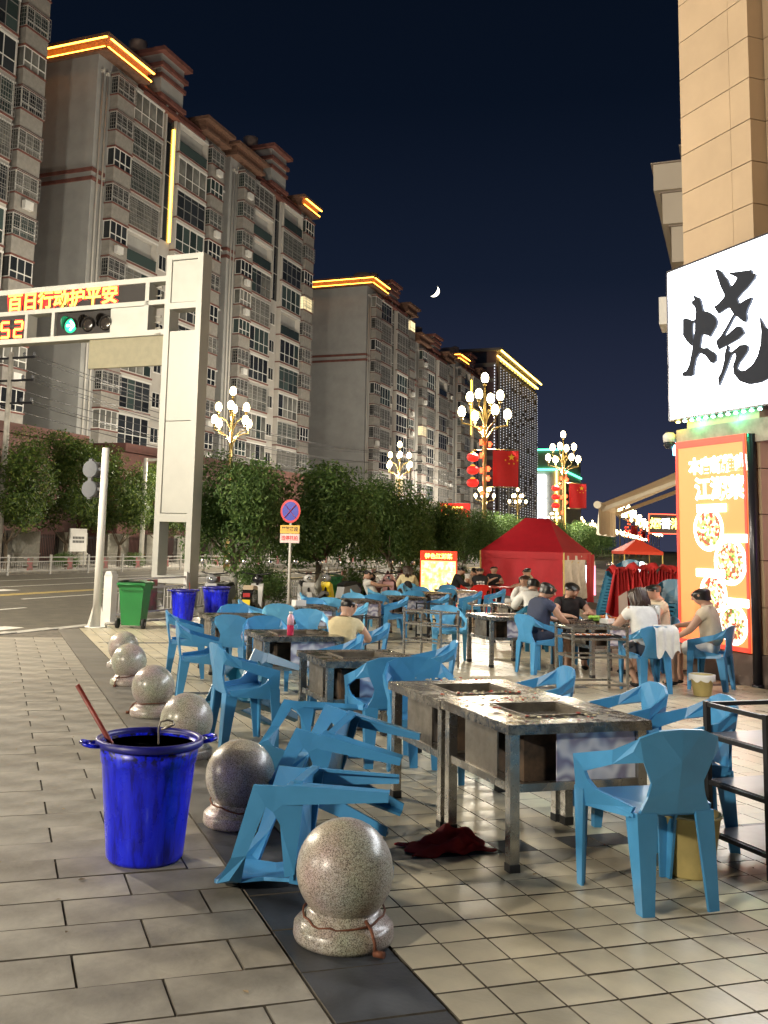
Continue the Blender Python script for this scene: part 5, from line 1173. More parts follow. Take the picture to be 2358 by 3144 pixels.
# local x across (towards the wall), y along the street
mb=MB(); nx=8; vs=[]
for i in range(nx+1):
    f=i/nx
    for j in range(9): vs.append((2.9*f, 2.6*j/8, 2.36+1.38*f-.05*sin(pi*f)))
mb.add(vs,[(i*9+j,(i+1)*9+j,(i+1)*9+j+1,i*9+j+1) for i in range(nx) for j in range(8)],0,True); mb.build('canopy','awning_cloth',aw)
MB().tube([(0,-.04,2.36),(0,2.64,2.36)],.065,14).build('front_bar','awning_cloth',aw)
vs=[];fs=[]
for i in range(41):
    y=2.6*i/40; vs+=[(.02+.03*sin(i*1.1),y,2.30),(.0+.06*sin(i*1.1+.4),y,1.86-.03*abs(sin(i*pi/4)))]
mb=MB().add(vs,[(2*i,2*i+1,2*i+3,2*i+2) for i in range(40)],0,True); mb.build('valance','awning_cloth',aw)
for y in (.15,2.4): 
    mb=MB(); mb.bar((.05,y,2.28),(1.5,y+.1,2.86),.05,.07); mb.bar((1.5,y+.1,2.86),(2.85,y,3.25),.05,.07); mb.build('folding_arm','awning_cloth',aw)
MB().box(0.6,9,0.02,59.98,4.602,12.5).build('upper_wall','beige_wall',ro)
for k,(z0,z1,o_) in enumerate(((7.95,8.75,.62),(8.75,9.45,.46),(9.45,10.05,.30),(10.05,10.6,.85))):
    MB().box(-1.75+o_,.595,1.9+o_,9.5,z0,z1-.03).build('stepped_eaves','beige_wall',ro); MB().box(-1.8+o_,.595,1.85+o_,9.55,z1-.027,z1+.02-.022).build('eaves_trim','row_wall',ro)
put('air_conditioner',WK['ac'],ro,(-1.4,1.5,6.4))
ns=thing('neon_shop_sign','hanging red-framed neon sign with four yellow and white characters','sign',(19.2,25.35,0),-.3101)
MB().box(-.55,.75,-.05,.05,2.10,2.68).build('panel','metal_dark',ns)
for k,c in enumerate('烟香湘食'): put('lettering',text_mesh('lettering',c,.34,'glow_yellow' if k!=1 else 'poster_white',.004,bold=.006),ns,(-.36+k*.32,-.06,2.38)).rotation_euler=(pi/2,0,0)
mb=MB(); 
for (a,b) in (((-.55,2.10),(.75,2.10)),((.75,2.10),(.75,2.68)),((.75,2.68),(-.55,2.68)),((-.55,2.68),(-.55,2.10))): mb.bar((a[0],-.055,a[1]),(b[0],-.055,b[1]),.02)
mb.build('neon_frame','sign_red_glow',ns); MB().bar((0.7,.1,2.4),(1.9,.2,2.4),.06).build('bracket','metal_dark',ns)
# ------------------------------------------------------------------ tents, menu board, cloth bundle
mat('tent_red',(0.46,0.010,0.022),0.65,var=.08,scale=3,bump=.1,bscale=20); mat('tent_silver',(0.62,0.61,0.62),0.5,metal=.15,var=.15,scale=5); mat('tent_frame',(0.65,0.48,0.14),.5); mat('tent_orange',(0.60,0.05,0.02),.65)
def cloth_wall(p, q, z0a, z1a, z0b, z1b, folds, amp, nrm, seed=0):
    vs=[]; n=36; m=10; rr=random.Random(seed)
    for i in range(n+1):
        f=i/n; b=Vector(p).lerp(Vector(q),f); lo=z0a+(z0b-z0a)*f; hi=z1a+(z1b-z1a)*f
        for j in range(m+1):
            g_=j/m; w=amp*(sin(folds*f*6.28+g_*3.1+seed)+.6*sin(folds*1.7*f*6.28-g_*4+1))*(1-g_*.55)*(.3+.7*sin(pi*f))
            vs.append((b.x+nrm[0]*w,b.y+nrm[1]*w,lo+(hi-lo)*g_))
    return vs,[(i*(m+1)+j,(i+1)*(m+1)+j,(i+1)*(m+1)+j+1,i*(m+1)+j+1) for i in range(n) for j in range(m)]
tx,ty=15.85,31.0; tz=GZ(tx,ty)
tn=thing('market_tent','red pop-up market tent with one silver-lined side','tent',(tx,ty,tz),-0.88)
A,B_,C_,D_=(0,0),(2.95,0),(2.95,2.95),(0,2.95); ez,pz=1.70,2.86; r0=(1.15,1.2,pz); r1=(1.85,1.75,pz)
mb=MB()
def sag(a,b,c): return [(a,b,c)]
def panel(mb,P0,P1,top0,top1):
    vs=[];n=10;m=8
    for i in range(n+1):
        for j in range(m+1):
            f,g_=i/n,j/m; lo=Vector(P0).lerp(Vector(P1),f); hi=Vector(top0).lerp(Vector(top1),f); p=lo.lerp(hi,g_); p.z-=.10*sin(pi*g_)*(.4+.6*sin(pi*f)); vs.append(p)
    mb.add(vs,[(i*(m+1)+j,(i+1)*(m+1)+j,(i+1)*(m+1)+j+1,i*(m+1)+j+1) for i in range(n) for j in range(m)],0,True)
e=lambda p:(p[0],p[1],ez)
panel(mb,e(A),e(B_),r0,r1); panel(mb,e(B_),e(C_),r1,r1); panel(mb,e(C_),e(D_),r1,r0); panel(mb,e(D_),e(A),r0,r0)
for (p,q) in ((A,B_),(B_,C_),(C_,D_),(D_,A)):
    k=len(mb.v); mb.add([(p[0],p[1],ez),(q[0],q[1],ez),(q[0],q[1],ez-.24),(p[0],p[1],ez-.24)],[(0,1,2,3)])
mb.build('canopy','tent_red',tn)
vs,fs=cloth_wall((0.02,.03,0),(2.9,.03,0),.30,ez-.02,.02,ez-.02,2.2,.05,(0,1)); MB().add(vs,fs,0,True).build('front_sheet','tent_red',tn)
vs,fs=cloth_wall((2.93,.1,0),(2.93,2.4,0),.05,ez-.1,.15,ez-.1,3,.08,(1,0),2); MB().add(vs,fs,0,True).build('side_sheet','tent_silver',tn)
vs,fs=cloth_wall((2.95,2.4,0),(3.05,2.93,0),.0,ez-.05,.0,ez-.05,1,.05,(1,0),4); MB().add(vs,fs,0,True).build('side_sheet','tent_red',tn)
for p in (A,B_,C_,D_): MB().box(p[0]-.02,p[0]+.02,p[1]-.02,p[1]+.02,0,ez).build('pole','tent_frame',tn)
mb=MB()
for i in range(4): x=2.9; mb.bar((x,.1+i*.7,ez-.05),(x,.8+i*.7,ez-.4),.02); mb.bar((x,.1+i*.7,ez-.4),(x,.8+i*.7,ez-.05),.02)
mb.build('truss','tent_frame',tn)
t2=thing('market_tent','small orange-red canopy tent far down the pavement','tent',(40.5,56.6,-.27),-.3)
mb=MB(); mb.add([(-1.3,-1.3,1.75),(1.3,-1.3,1.75),(1.3,1.3,1.75),(-1.3,1.3,1.75),(0,0,2.6)],[(0,1,4),(1,2,4),(2,3,4),(3,0,4)]); mb.add([(-1.3,-1.3,1.75),(1.3,-1.3,1.75),(1.3,1.3,1.75),(-1.3,1.3,1.75),(-1.3,-1.3,1.55),(1.3,-1.3,1.55),(1.3,1.3,1.55),(-1.3,1.3,1.55)],[(0,1,5,4),(1,2,6,5),(2,3,7,6),(3,0,4,7)]); mb.build('canopy','tent_orange',t2)
for sx in (-1,1):
    for sy in (-1,1): MB().box(sx*1.25-.03,sx*1.25+.03,sy*1.25-.03,sy*1.25+.03,0,1.75).build('pole','tent_frame',t2)
mat('menu_yellow',(1,.9,.3),.5,emit=(1.0,.74,.22),estr=1.0); mat('menu_red',(.9,.05,.02),.5,emit=(1.0,.05,.02),estr=.55,sampling='NONE'); mat('menu_picture',(1,.9,.6),.5,emit=(1.0,.80,.38),estr=.95,sampling='NONE')
def menu_pic():
    M=MATS['menu_picture']; N,L=M.node_tree.nodes,M.node_tree.links; t=N.new('ShaderNodeTexCoord'); v=N.new('ShaderNodeTexNoise'); v.inputs['Scale'].default_value=7; v.inputs['Detail'].default_value=5; L.new(t.outputs['Object'],v.inputs['Vector']); r=N.new('ShaderNodeValToRGB'); e=r.color_ramp.elements; e[0].position=.36; e[0].color=(.75,.30,.04,1); e[1].position=.6; e[1].color=(1,.92,.62,1); e.new(.46).color=(1,.72,.12,1); L.new(v.outputs['Fac'],r.inputs[0]); L.new(r.outputs[0],N['Principled BSDF'].inputs['Emission Color'])
menu_pic()
mx_,my_=12.75,27.7
mn=thing('menu_board','standing light-box menu board with a red heading and yellow dish pictures','menu board',(mx_,my_,GZ(mx_,my_)),-.3101-.10)
MB().box(-.52,.52,0,.10,.05,1.62).build('light_box','menu_yellow',mn); mb=MB(); mb.box(-.55,-.521,-.006,.11,.02,1.66); mb.box(.521,.56,-.006,.11,.02,1.66); mb.box(-.521,.521,-.006,.11,1.621,1.66); mb.box(-.521,.521,-.006,.11,.02,.049); mb.build('frame','menu_red',mn)
hd=MB().box(-.52,.52,-.004,-.001,1.36,1.62).build('heading','menu_red',mn); put('lettering',text_mesh('lettering','特色江湖菜',.165,'glow_yellow',.001,bold=.004),hd,(0,-.007,1.49)).rotation_euler=(pi/2,0,0)
for j in range(4):
    for i in range(3): MB().box(-.50+i*.34,-.18+i*.34,-.004,-.001,1.04-j*.32,1.33-j*.32).build('dish_picture','menu_picture',mn)
lb=thing('light_box','white light box with a pink edge beside the silver tent wall','light box',(20.3,31.3,-.27),-.35); mat('box_pink',(1,.5,.6),.5,emit=(1,.25,.35),estr=1.5,sampling='NONE'); MB().box(-.27,.20,0,.08,.2,1.25).build('face','sign_white',lb); MB().box(.201,.28,0,.08,.2,1.25).build('edge','box_pink',lb); MB().box(-.2,.2,.02,.06,0,.2).build('stand','black_metal',lb)
lb=thing('light_box','small cold white screen beside the far orange tent','light box',(26.0,36.4,-.27),-.35); MB().box(-.32,.32,0,.08,.9,1.35).build('face','sign_white',lb); MB().box(-.03,.03,.02,.06,0,.9).build('stand','black_metal',lb)
# bundle of red parasol cloth hung over a stack
mat('parasol_red',(0.42,0.010,0.012),0.75,var=.12,scale=5,bump=.2,bscale=60); mat('parasol_lining',(0.50,0.40,0.36),.8)
bd=thing('cloth_bundle','bundle of folded red parasol cloth heaped between the chair stacks','cloth',(11.60,15.75,GZ(12,15.8)),-.31); bd.scale=(1.12,1.0,1.04)
rr=random.Random(6)
for k in range(9):
    x=-.60+k*.145; mb=MB(); vs=[]; n=11; m=12; ph=rr.uniform(0,6); zb=rr.uniform(.25,.55); fl=rr.uniform(.10,.17)
    for i in range(n):
        u=i/(n-1)*2-1
        for j in range(m):
            g_=j/(m-1); w=(.055+fl*g_)*1.1; vs.append((x+u*w+.06*(g_)*sin(ph), -.10-.16*g_-.10*g_*cos(u*5+ph)-.05*cos(u*9), 1.40-.06*u*u-(1.40-zb-.18*abs(u))*g_))
    mb.add(vs,[(i*m+j,(i+1)*m+j,(i+1)*m+j+1,i*m+j+1) for i in range(n-1) for j in range(m-1)],0,True); mb.build('cloth_fold','parasol_red' if k not in (1,5) else 'parasol_red',bd)
    if k in (0,2,5): MB().add([(x-.05,-.30,.9),(x+.08,-.33,1.0),(x+.10,-.36,.42),(x-.06,-.34,.35)],[(0,1,2,3)]).build('lining','parasol_lining',bd)
mb=MB(); vs=[]
for i in range(25):
    for j in range(11):
        u,v=i/24*2-1,j/10; vs.append((u*.68,-.16+v*.55,1.36+.10*sin(pi*v)+.035*sin(u*14+v*3)+.03*sin(u*25)-.08*u*u))
mb.add(vs,[(i*11+j,(i+1)*11+j,(i+1)*11+j+1,i*11+j+1) for i in range(24) for j in range(10)],0,True); mb.build('top_fold','parasol_red',bd)
MB().box(-.5,.5,-.06,.35,.0,1.3).build('stack_core','parasol_red',bd)
# ------------------------------------------------------------------ wheeled bins
mat('bin_green',(0.012,0.17,0.035),0.4,var=.1,scale=3)
def wheelie(x,y,label,rz,sc=1.0):
    t=thing('wheeled_bin',label,'bin',(x,y,GZ(x,y)),rz,'green wheeled bins'); t.scale=(sc,sc,sc)
    def fr(z,w,d,o=0): return [(-w,-d+o,z),(w,-d+o,z),(w,d+o,z),(-w,d+o,z)]
    vs=fr(.06,.19,.20)+fr(.86,.255,.27); MB().add(vs,[(3,2,1,0),(4,5,6,7),(0,1,5,4),(1,2,6,5),(2,3,7,6),(3,0,4,7)]).build('body','bin_green',t)
    mb=MB(); mb.box(-.29,.29,-.30,.30,.84,.885); mb.build('rim','bin_green',t)
    mb=MB(); vs=[]; 
    for i in range(9):
        u=i/8*2-1; vs+=[(u*.285,-.32,.892+.03*(1-u*u)),(u*.285,.27,.905+.05*(1-u*u))]
    mb.add(vs,[(2*i,2*i+2,2*i+3,2*i+1) for i in range(8)],0,True); mb.box(-.285,.285,-.32,.27,.886,.893); mb.build('lid','bin_green',t)
    mb=MB()
    for i in range(7): mb.box(-.26+i*.078,-.23+i*.078,-.315,-.285,.76,.84)
    mb.build('rib','bin_green',t); MB().tube([(-.24,.30,.80),(-.24,.36,.86),(.24,.36,.86),(.24,.30,.80)],.015,6).build('handle','bin_green',t)
    for s in (-1,1):
        w=MB().cyl((s*.24,.20,.10),(s*.29,.20,.10),.10,seg=18).build('wheel','rubber',t); put('hub',MB().cyl((s*.291,.20,.10),(s*.295,.20,.10),.04,seg=10).mesh('hub','shelf_grey'),w)
wheelie(2.66,20.10,'green wheeled bin between the signal pole and the gantry',pi-.45,1.0)
wheelie(9.0,26.6,'green wheeled bin standing among the parked scooters',-.4,1.0)
# ------------------------------------------------------------------ scooters
mat('scoot_black',(0.016,0.016,0.018),.25,coat=.5); mat('scoot_white',(0.55,0.54,0.52),.3,coat=.4); mat('scoot_grey',(0.22,0.22,0.23),.3,coat=.3); mat('scoot_pink',(0.55,0.30,0.30),.6); mat('scoot_yellow',(0.75,0.55,0.02),.35); mat('chrome',(0.7,0.7,0.7),.12,metal=1); mat('tail_red',(0.35,0.02,0.02),.25); mat('seat_tan',(0.40,0.32,0.22),.6)
def scooter(x,y,head,label,m_,seat='rubber',shield=None,cape=False,box_=False,mirror=True):
    t=thing('parked_scooter',label,'scooter',(x,y,GZ(x,y)),-R(head),'parked electric scooters')
    for yy,nm in ((.60,'wheel'),(-.58,'wheel')):
        w=put('wheel',MB().tube([(0,yy+.19*cos(a),.23+.19*sin(a)) for a in [2*pi*i/20 for i in range(21)]],.045,8,caps=False).mesh('wheel','rubber'),t); put('rim',MB().cyl((-.03,yy,.23),(.03,yy,.23),.145,seg=16).mesh('rim','scoot_grey'),w)
    MB().prism([(-.80,.55),(-.62,.72),(-.10,.66),(-.02,.36),(.22,.30),(.24,.24),(-.25,.22),(-.42,.34),(-.72,.42)],-.13,.13,axis='x').build('body',m_,t)
    MB().prism([(.24,.26),(.30,.30),(.42,.74),(.52,.80),(.54,.70),(.42,.40),(.50,.34),(.36,.22)],-.15,.15,axis='x').build('front_shield',shield or m_,t)
    MB().prism([(.36,.42),(.62,.50),(.80,.40),(.74,.46),(.60,.56),(.40,.52)],-.07,.07,axis='x').build('front_mudguard',m_,t)
    MB().prism([(-.72,.70),(-.60,.80),(-.15,.76),(-.05,.70),(-.10,.66),(-.62,.70)],-.12,.12,axis='x').build('seat',seat,t)
    mb=MB(); mb.tube([(0,.60,.25),(0,.46,.85),(0,.42,1.0)],.03,8); mb.tube([(-.34,.30,1.06),(-.2,.40,1.03),(0,.43,1.01),(.2,.40,1.03),(.34,.30,1.06)],.016,8); mb.build('handlebar','black_metal',t)
    MB().ball((0,.50,.90),.13,14,8,sc=(1.1,.7,.8)).build('headlamp_pod',m_,t); MB().ball((0,.585,.90),.06,10,6,sc=(1.2,.4,.9)).build('headlamp','chrome',t)
    MB().box(-.08,.08,-.83,-.79,.54,.63).build('tail_lamp','tail_red',t); MB().box(-.09,.09,-.86,-.85,.36,.48).build('number_plate','scoot_yellow',t)
    if mirror:
        for s in (-1,1):
            mr_=MB().tube([(s*.24,.38,1.05),(s*.30,.36,1.26)],.007,5).build('mirror','black_metal',t); put('mirror_glass',MB().ball((s*.32,.36,1.31),.06,10,7,sc=(1,.3,1.1)).mesh('mirror_glass','chrome'),mr_)
    if box_: MB().box(-.17,.17,-.98,-.68,.76,1.06).build('top_box','scoot_black',t); 
    if cape:
        vs=[]; 
        for i in range(15):
            for j in range(13):
                u,v=i/14*2-1,j/12; vs.append((u*(.22+.2*sin(pi*v)),.55-1.1*v,1.08-.22*v-.42*abs(u)**1.5+.04*sin(7*v+5*u)+.03*sin(13*u)))
        MB().add(vs,[(i*13+j,(i+1)*13+j,(i+1)*13+j+1,i*13+j+1) for i in range(14) for j in range(12)],0,True).build('rain_cape','scoot_pink',t)
    return t
scooter(5.15,23.75,215,'grey scooter half hidden behind the scuffed blue tub','scoot_grey')
scooter(5.85,23.15,25,'black and white scooter with a tan seat in front of the round hedge','scoot_black','seat_tan','scoot_white')
scooter(7.75,25.05,190,'white and yellow scooter beside the green bin','scoot_white','rubber','scoot_white')
scooter(8.75,25.35,240,'grey scooter in front of the green bin','scoot_grey','rubber','scoot_yellow')
scooter(9.6,26.0,60,'dark scooter between the green bin and the reclining man','scoot_black')
scooter(10.55,26.3,200,'scooter under a pink rain cape behind the reclining man','scoot_pink','rubber',None,True)
scooter(11.5,27.6,200,'second scooter with a pale pink rain cape behind the reclining man','scoot_pink','rubber',None,True)
for k,(x,y) in enumerate(((21.3,31.0),(22.1,31.8),(23.0,32.6),(24.0,33.6),(25.2,34.6),(18.6,25.8),(19.6,27.0),(20.6,28.2))): scooter(x,y,210+10*(k%3),'parked scooter in the far row beyond the silver tent wall',('scoot_black','scoot_white','scoot_grey')[k%3],mirror=k<4)
# ------------------------------------------------------------------ crescent moon, far out beyond everything
mat('moon_rock',(0.5,0.5,0.45),.9,emit=(1.0,.93,.72),estr=2.2,sampling='NONE')
md=to_world(0.11,0.96).normalized()*0.967; mdir=Vector((0.4032,0.8949,0.2542)).normalized(); mp_=mdir*2400+Vector((0,0,1.6))
rgt=mdir.cross(Vector((0,0,1))).normalized(); upv=rgt.cross(mdir)
Rm=14.0; vs=[]; n=24
for i in range(n+1):
    a=-pi/2+pi*i/n; ang=-.62
    def P(r_,a_,k): 
        x,y=r_*cos(a_)*k,r_*sin(a_); return mp_+(rgt*(x*cos(ang)-y*sin(ang))+upv*(x*sin(ang)+y*cos(ang)))
    vs+=[P(Rm,a,1.0),P(Rm,a,.42)-mdir*3]
mo=MB().add(vs,[(2*i,2*i+1,2*i+3,2*i+2) for i in range(n)],0,True).build('crescent_moon','moon_rock'); tag(mo,'bright crescent moon in the dark sky','moon')
# ------------------------------------------------------------------ scraps on the paving
mat('scrap',(0.30,0.22,0.12),.8,rnd=.6)
mb=MB(); rr=random.Random(21)
for k in range(150):
    x,y=rr.uniform(-1.5,7),rr.uniform(2.8,12); a=rr.uniform(0,6.3); l=rr.uniform(.006,.02); w=l*rr.uniform(.3,.8); z=GZ(x,y)+.004
    mb.add([(x+l*cos(a),y+l*sin(a),z),(x-w*sin(a),y+w*cos(a),z+.004),(x-l*cos(a),y-l*sin(a),z),(x+w*sin(a),y-w*cos(a),z+.002)],[(0,1,2,3)])
tag(mb.build('litter','scrap'),'small scraps and leaf bits scattered on the paving','litter',kind='stuff')
# ------------------------------------------------------------------ people
mat('skin',(0.46,0.27,0.19),0.5,var=.05,scale=9); mat('hair_black',(0.010,0.008,0.007),0.35); mat('hair_brown',(0.040,0.022,0.015),0.35)
for nm,c in (('cl_cream',(0.62,0.53,0.32)),('cl_white',(0.66,0.65,0.62)),('cl_black',(0.015,0.015,0.017)),('cl_navy',(0.035,0.045,0.085)),('cl_beige',(0.52,0.44,0.33)),('cl_denim',(0.04,0.07,0.18)),('cl_maroon',(0.20,0.02,0.03)),('cl_grey',(0.20,0.20,0.21)),('cl_shorts',(0.09,0.09,0.10))): mat(nm,c,0.85,var=.10,scale=9,bump=.25,bscale=45)
def skinned(name, nodes, edges, root, material, sub=2):
    me=bpy.data.meshes.new(name); me.from_pydata([n_[0] for n_ in nodes],edges,[]); o=bpy.data.objects.new(name,me); COL.objects.link(o)
    md_=o.modifiers.new('skin','SKIN'); md_.use_smooth_shade=True; md_.branch_smoothing=.4
    sv=me.skin_vertices[0].data
    for i,n_ in enumerate(nodes):
        r=n_[1]; sv[i].radius=r if isinstance(r,tuple) else (r,r)
    for i in range(len(nodes)): sv[i].use_root=(i==root)
    s=o.modifiers.new('sub','SUBSURF'); s.levels=sub; s.render_levels=sub
    dg=bpy.context.evaluated_depsgraph_get(); m2=bpy.data.meshes.new_from_object(o.evaluated_get(dg)); bpy.data.objects.remove(o); bpy.data.meshes.remove(me)
    m2.name=name; m2.materials.clear(); m2.materials.append(MATS[material])
    for p in m2.polygons: p.use_smooth=True
    return m2
def person(x,y,head,label,shirt,pants,hair='hair_black',long_hair=False,lean=0.12,turn=0.0,nod=0.25,hands=((-.14,.42,.74),(.14,.42,.74)),seat=.44,sc=1.0,sleeve='short',skirt=False,shoes='cl_black',recline=0.0,legs='bent',extra=None,hair_style='cap'):
    """seated figure: local +y is forward, origin on the ground below the hips"""
    t=thing('person',label,'person',(x,y,GZ(x,y)),-R(head)); t.scale=(sc,sc,sc)
    V=lambda *p: Vector(p)
    hip=V(0,-.06,seat+.09); la=lean-recline
    ax=V(0,sin(la),cos(la)); waist=hip+ax*.18; chest=hip+ax*.36; nb=hip+ax*.50; nod_=la*.6+nod
    hx=V(sin(turn)*sin(nod_),cos(turn)*sin(nod_),cos(nod_)); neck=nb+hx*.035; hb=neck+hx*.035+V(sin(turn),cos(turn),0)*.018; hm=hb+hx*.085; ht=hb+hx*.135
    N=[(hip,(.165,.13)),(waist,(.140,.11)),(chest,(.165,.12)),(nb,(.085,.075)),(neck,(.058,.060)),(hb,(.096,.106)),(hm,(.114,.126)),(ht,(.098,.106))]
    E=[(0,1),(1,2),(2,3),(3,4),(4,5),(5,6),(6,7)]
    sh=[]
    def add(p,r,par): N.append((p,r)); E.append((par,len(N)-1)); return len(N)-1
    shp=[nb+V(s*.165,0,0)-ax*.055 for s in (-1,1)]; el=[]; wr=[]; hipj=[]; kn=[]; an=[]
    for k,s in enumerate((-1,1)):
        H=V(*hands[k]); S_=shp[k]; i=add(S_,.066,2)
        d=H-S_; L=d.length; up,lo=.275,.25; 
        if L>up+lo-.01: H=S_+d*((up+lo-.01)/L); d=H-S_; L=d.length
        c=(up*up-lo*lo+L*L)/(2*L); hgt=math.sqrt(max(0,up*up-c*c)); dn=d.normalized(); out=(V(s*.75,-.25,-.65)-dn*dn.dot(V(s*.75,-.25,-.65))).normalized(); e_=S_+dn*c+out*hgt
        j=add(e_,.050,i); w=add(H-(H-e_).normalized()*.03,.034,j); palm=add(H+(H-e_).normalized()*.05,(.036,.022),w); el.append(e_); wr.append(H)
        fd=(H-e_).normalized(); side=fd.cross(V(0,0,1)).normalized()
        for q,(o_,l_) in enumerate(((-.028,.065),(-.010,.078),(.010,.072),(.028,.055))):
            b_=H+fd*.075+side*o_; f1=add(b_+fd*l_*.5-V(0,0,.008),.010,palm); add(b_+fd*l_-V(0,0,.028),.008,f1)
        f1=add(H+fd*.03-side*s*.045,.011,palm); add(H+fd*.065-side*s*.055-V(0,0,.01),.009,f1)
    for s in (-1,1):
        h_=hip+V(s*.095,.02,-.02); i=add(h_,.088,0)
        if legs=='bent': k_=V(s*.12,.40,seat+.03); a_=V(s*.11,.40,.09); f_=V(s*.12,.53,.035)
        elif legs=='out': k_=V(s*.10,.42,seat+.02); a_=V(s*.09,.74,.22); f_=V(s*.10,.80,.28)
        elif legs=='back': k_=V(s*.13,.36,seat-.02); a_=V(s*.10,.06,.12); f_=V(s*.10,.16,.035)
        j=add(k_,.062,i); w=add(a_,.038,j); hl=add(a_+V(0,-.045,-.045),.032,w); f1=add(f_,(.036,.026),w); kn.append(k_); an.append(a_)
    bmesh_=skinned('body',N,E,0,'skin'); put('body',bmesh_,t)
    # shirt: torso with sleeves
    SN_=[(hip-ax*.03,(.205,.17)),(waist,(.185,.155)),(chest,(.205,.165)),(nb-ax*.03,(.125,.115)),(nb+ax*.012,(.080,.080))]; SE=[(0,1),(1,2),(2,3),(3,4)]
    for k in (0,1):
        i=len(SN_); SN_.append((shp[k],.092)); SE.append((2,i)); f={'short':.55,'long':1.0,'none':.15}[sleeve]
        SN_.append((shp[k].lerp(el[k],min(1,f*1.0)),.075)); SE.append((i,i+1))
        if sleeve=='long': SN_.append((el[k].lerp(wr[k],.88),.052)); SE.append((i+1,i+2))
    put('shirt',skinned('shirt',SN_,SE,0,shirt),t)
    PN=[(hip+ax*.05,(.195,.16)),(hip-V(0,0,.02),(.195,.16))]; PE=[(0,1)]
    for k,s in enumerate((-1,1)):
        i=len(PN); PN.append((hip+V(s*.095,.03,-.02),.122)); PE.append((1,i))
        if skirt or pants in ('cl_shorts','cl_white'): PN.append(((hip+V(s*.095,.03,-.02)).lerp(kn[k],.8),.105)); PE.append((i,i+1))
        else: PN.append((kn[k],.092)); PE.append((i,i+1)); PN.append((kn[k].lerp(an[k],.92),.070)); PE.append((i+1,i+2))
    put('trousers',skinned('trousers',PN,PE,1,pants),t)
    for k,s in enumerate((-1,1)):
        p=an[k]; MB().ball((p.x,p.y+.05,p.z-.05),.05,10,7,sc=(.85,2.1,.72)).build('shoe',shoes,t)
    # hair: a cap over the skull, open at the face
    fw=V(sin(turn)*cos(nod_),cos(turn)*cos(nod_),-sin(nod_)); rt=hx.cross(fw).normalized()*-1; cen=hm+hx*.002
    hv=[v.co-cen for v in bmesh_.vertices if (v.co-cen).length<.19 and (v.co-cen).dot(hx)>-.05]; qx=max(abs(v.dot(rt)) for v in hv); qy=max(v.dot(fw) for v in hv); qb=max(-v.dot(fw) for v in hv); qz=max(v.dot(hx) for v in hv)
    mb=MB(); vs=[]; fs=[]; n,m=22,12
    for i in range(m+1):
        for j in range(n):
            a=2*pi*j/n; front=.5+.5*cos(a); lim=(2.62 if hair_style!='bob' else 2.72)-front*(1.42 if hair_style!='buzz' else 1.35); th=lim*i/m
            r_=1.0; gx=.010 if hair_style=='buzz' else .017
            p=cen+hx*(cos(th) if th<pi/2 else cos(th)*1.3)*(qz+gx)+(fw*cos(a)*((qy+gx*.5) if cos(a)>0 else (qb+gx*1.3))+rt*sin(a)*(qx+gx))*(sin(th) if th<pi/2 else 1-.16*(th-pi/2)); 
            if hair_style=='bob' and i==m and front<.75: p=p-hx*.05
            p=p+hx*(random.Random(i*37+j*11+int(x*70)).uniform(-.006,.006)); vs.append(p)
    for i in range(m):
        for j in range(n): fs.append((i*n+j,i*n+(j+1)%n,(i+1)*n+(j+1)%n,(i+1)*n+j))
    mb.add(vs,fs,0,True); put('hair',mb.mesh('hair',hair),t)
    if long_hair:
        mb=MB(); rr=random.Random(int(x*50)); 
        for q in range(15):
            a=pi*.55+pi*.9*q/14; st=cen+fw*cos(a)*(qb+.012)+rt*sin(a)*(qx+.008)-hx*.01; e_=st-V(0,0,.34*rr.uniform(.75,1.05))+fw*(-.06)+rt*rr.uniform(-.03,.03)-ax*.02
            mid=st.lerp(e_,.45)-fw*.035; mb.tube([st+hx*.05,st,mid,e_],[.02,.028,.026,.006],6)
        put('long_hair',mb.mesh('long_hair',hair),t)
    # face: eyes, brows, nose, mouth, ears
    mb=MB()
    for s in (-1,1): mb.ball(hm+fw*(qy-.012)+rt*s*.033+hx*.004,.012,8,6,sc=(1.1,1,.7)); mb.bar(hm+fw*(qy-.006)+rt*s*.018+hx*.026,hm+fw*(qy-.012)+rt*s*.050+hx*.026,.007,.008)
    mb.bar(hb+fw*(qy-.012)-rt*.022+hx*.012,hb+fw*(qy-.012)+rt*.022+hx*.012,.012,.007)
    put('eyes_and_mouth',mb.mesh('eyes_and_mouth','hair_brown'),t)
    mb=MB(); mb.tube([hm+fw*(qy-.004)+hx*.01,hm+fw*(qy+.014)-hx*.030,hm+fw*(qy-.004)-hx*.038],[.008,.015,.010],8)
    for s in (-1,1): mb.ball(hm+rt*s*(qx+.002)-fw*.004-hx*.012,.028,8,6,sc=(.5,.8,1.2))
    put('nose_and_ears',mb.mesh('nose_and_ears','skin'),t)
    return t
person(3.50,9.92,40,'small boy with cropped hair in a pale yellow T-shirt, eating with his back turned','cl_cream','cl_shorts',hair_style='buzz',lean=.16,nod=.35,turn=.25,hands=((-.05,.34,.74),(.16,.36,.76)),seat=.48,sc=.84)
bs_=thing('low_stool','small black stool under the boy','stool',(3.47,9.86,GZ(3.5,9.9)),.3); MB().box(-.16,.16,-.16,.16,.34,.37).build('seat','black_metal',bs_)
for sx in (-1,1):
    for sy in (-1,1): MB().box(sx*.14-.015,sx*.14+.015,sy*.14-.015,sy*.14+.015,0,.34).build('leg','black_metal',bs_)
chair(8.85,22.75,105,'pale blue armchair under the reclining man','pale')
person(8.85,22.75,105,'man in a white T-shirt leaning back and looking at a phone','cl_white','cl_black',hair_style='buzz',recline=.5,lean=0,nod=.75,hands=((-.08,.32,.80),(.08,.32,.82)),legs='out',seat=.44)
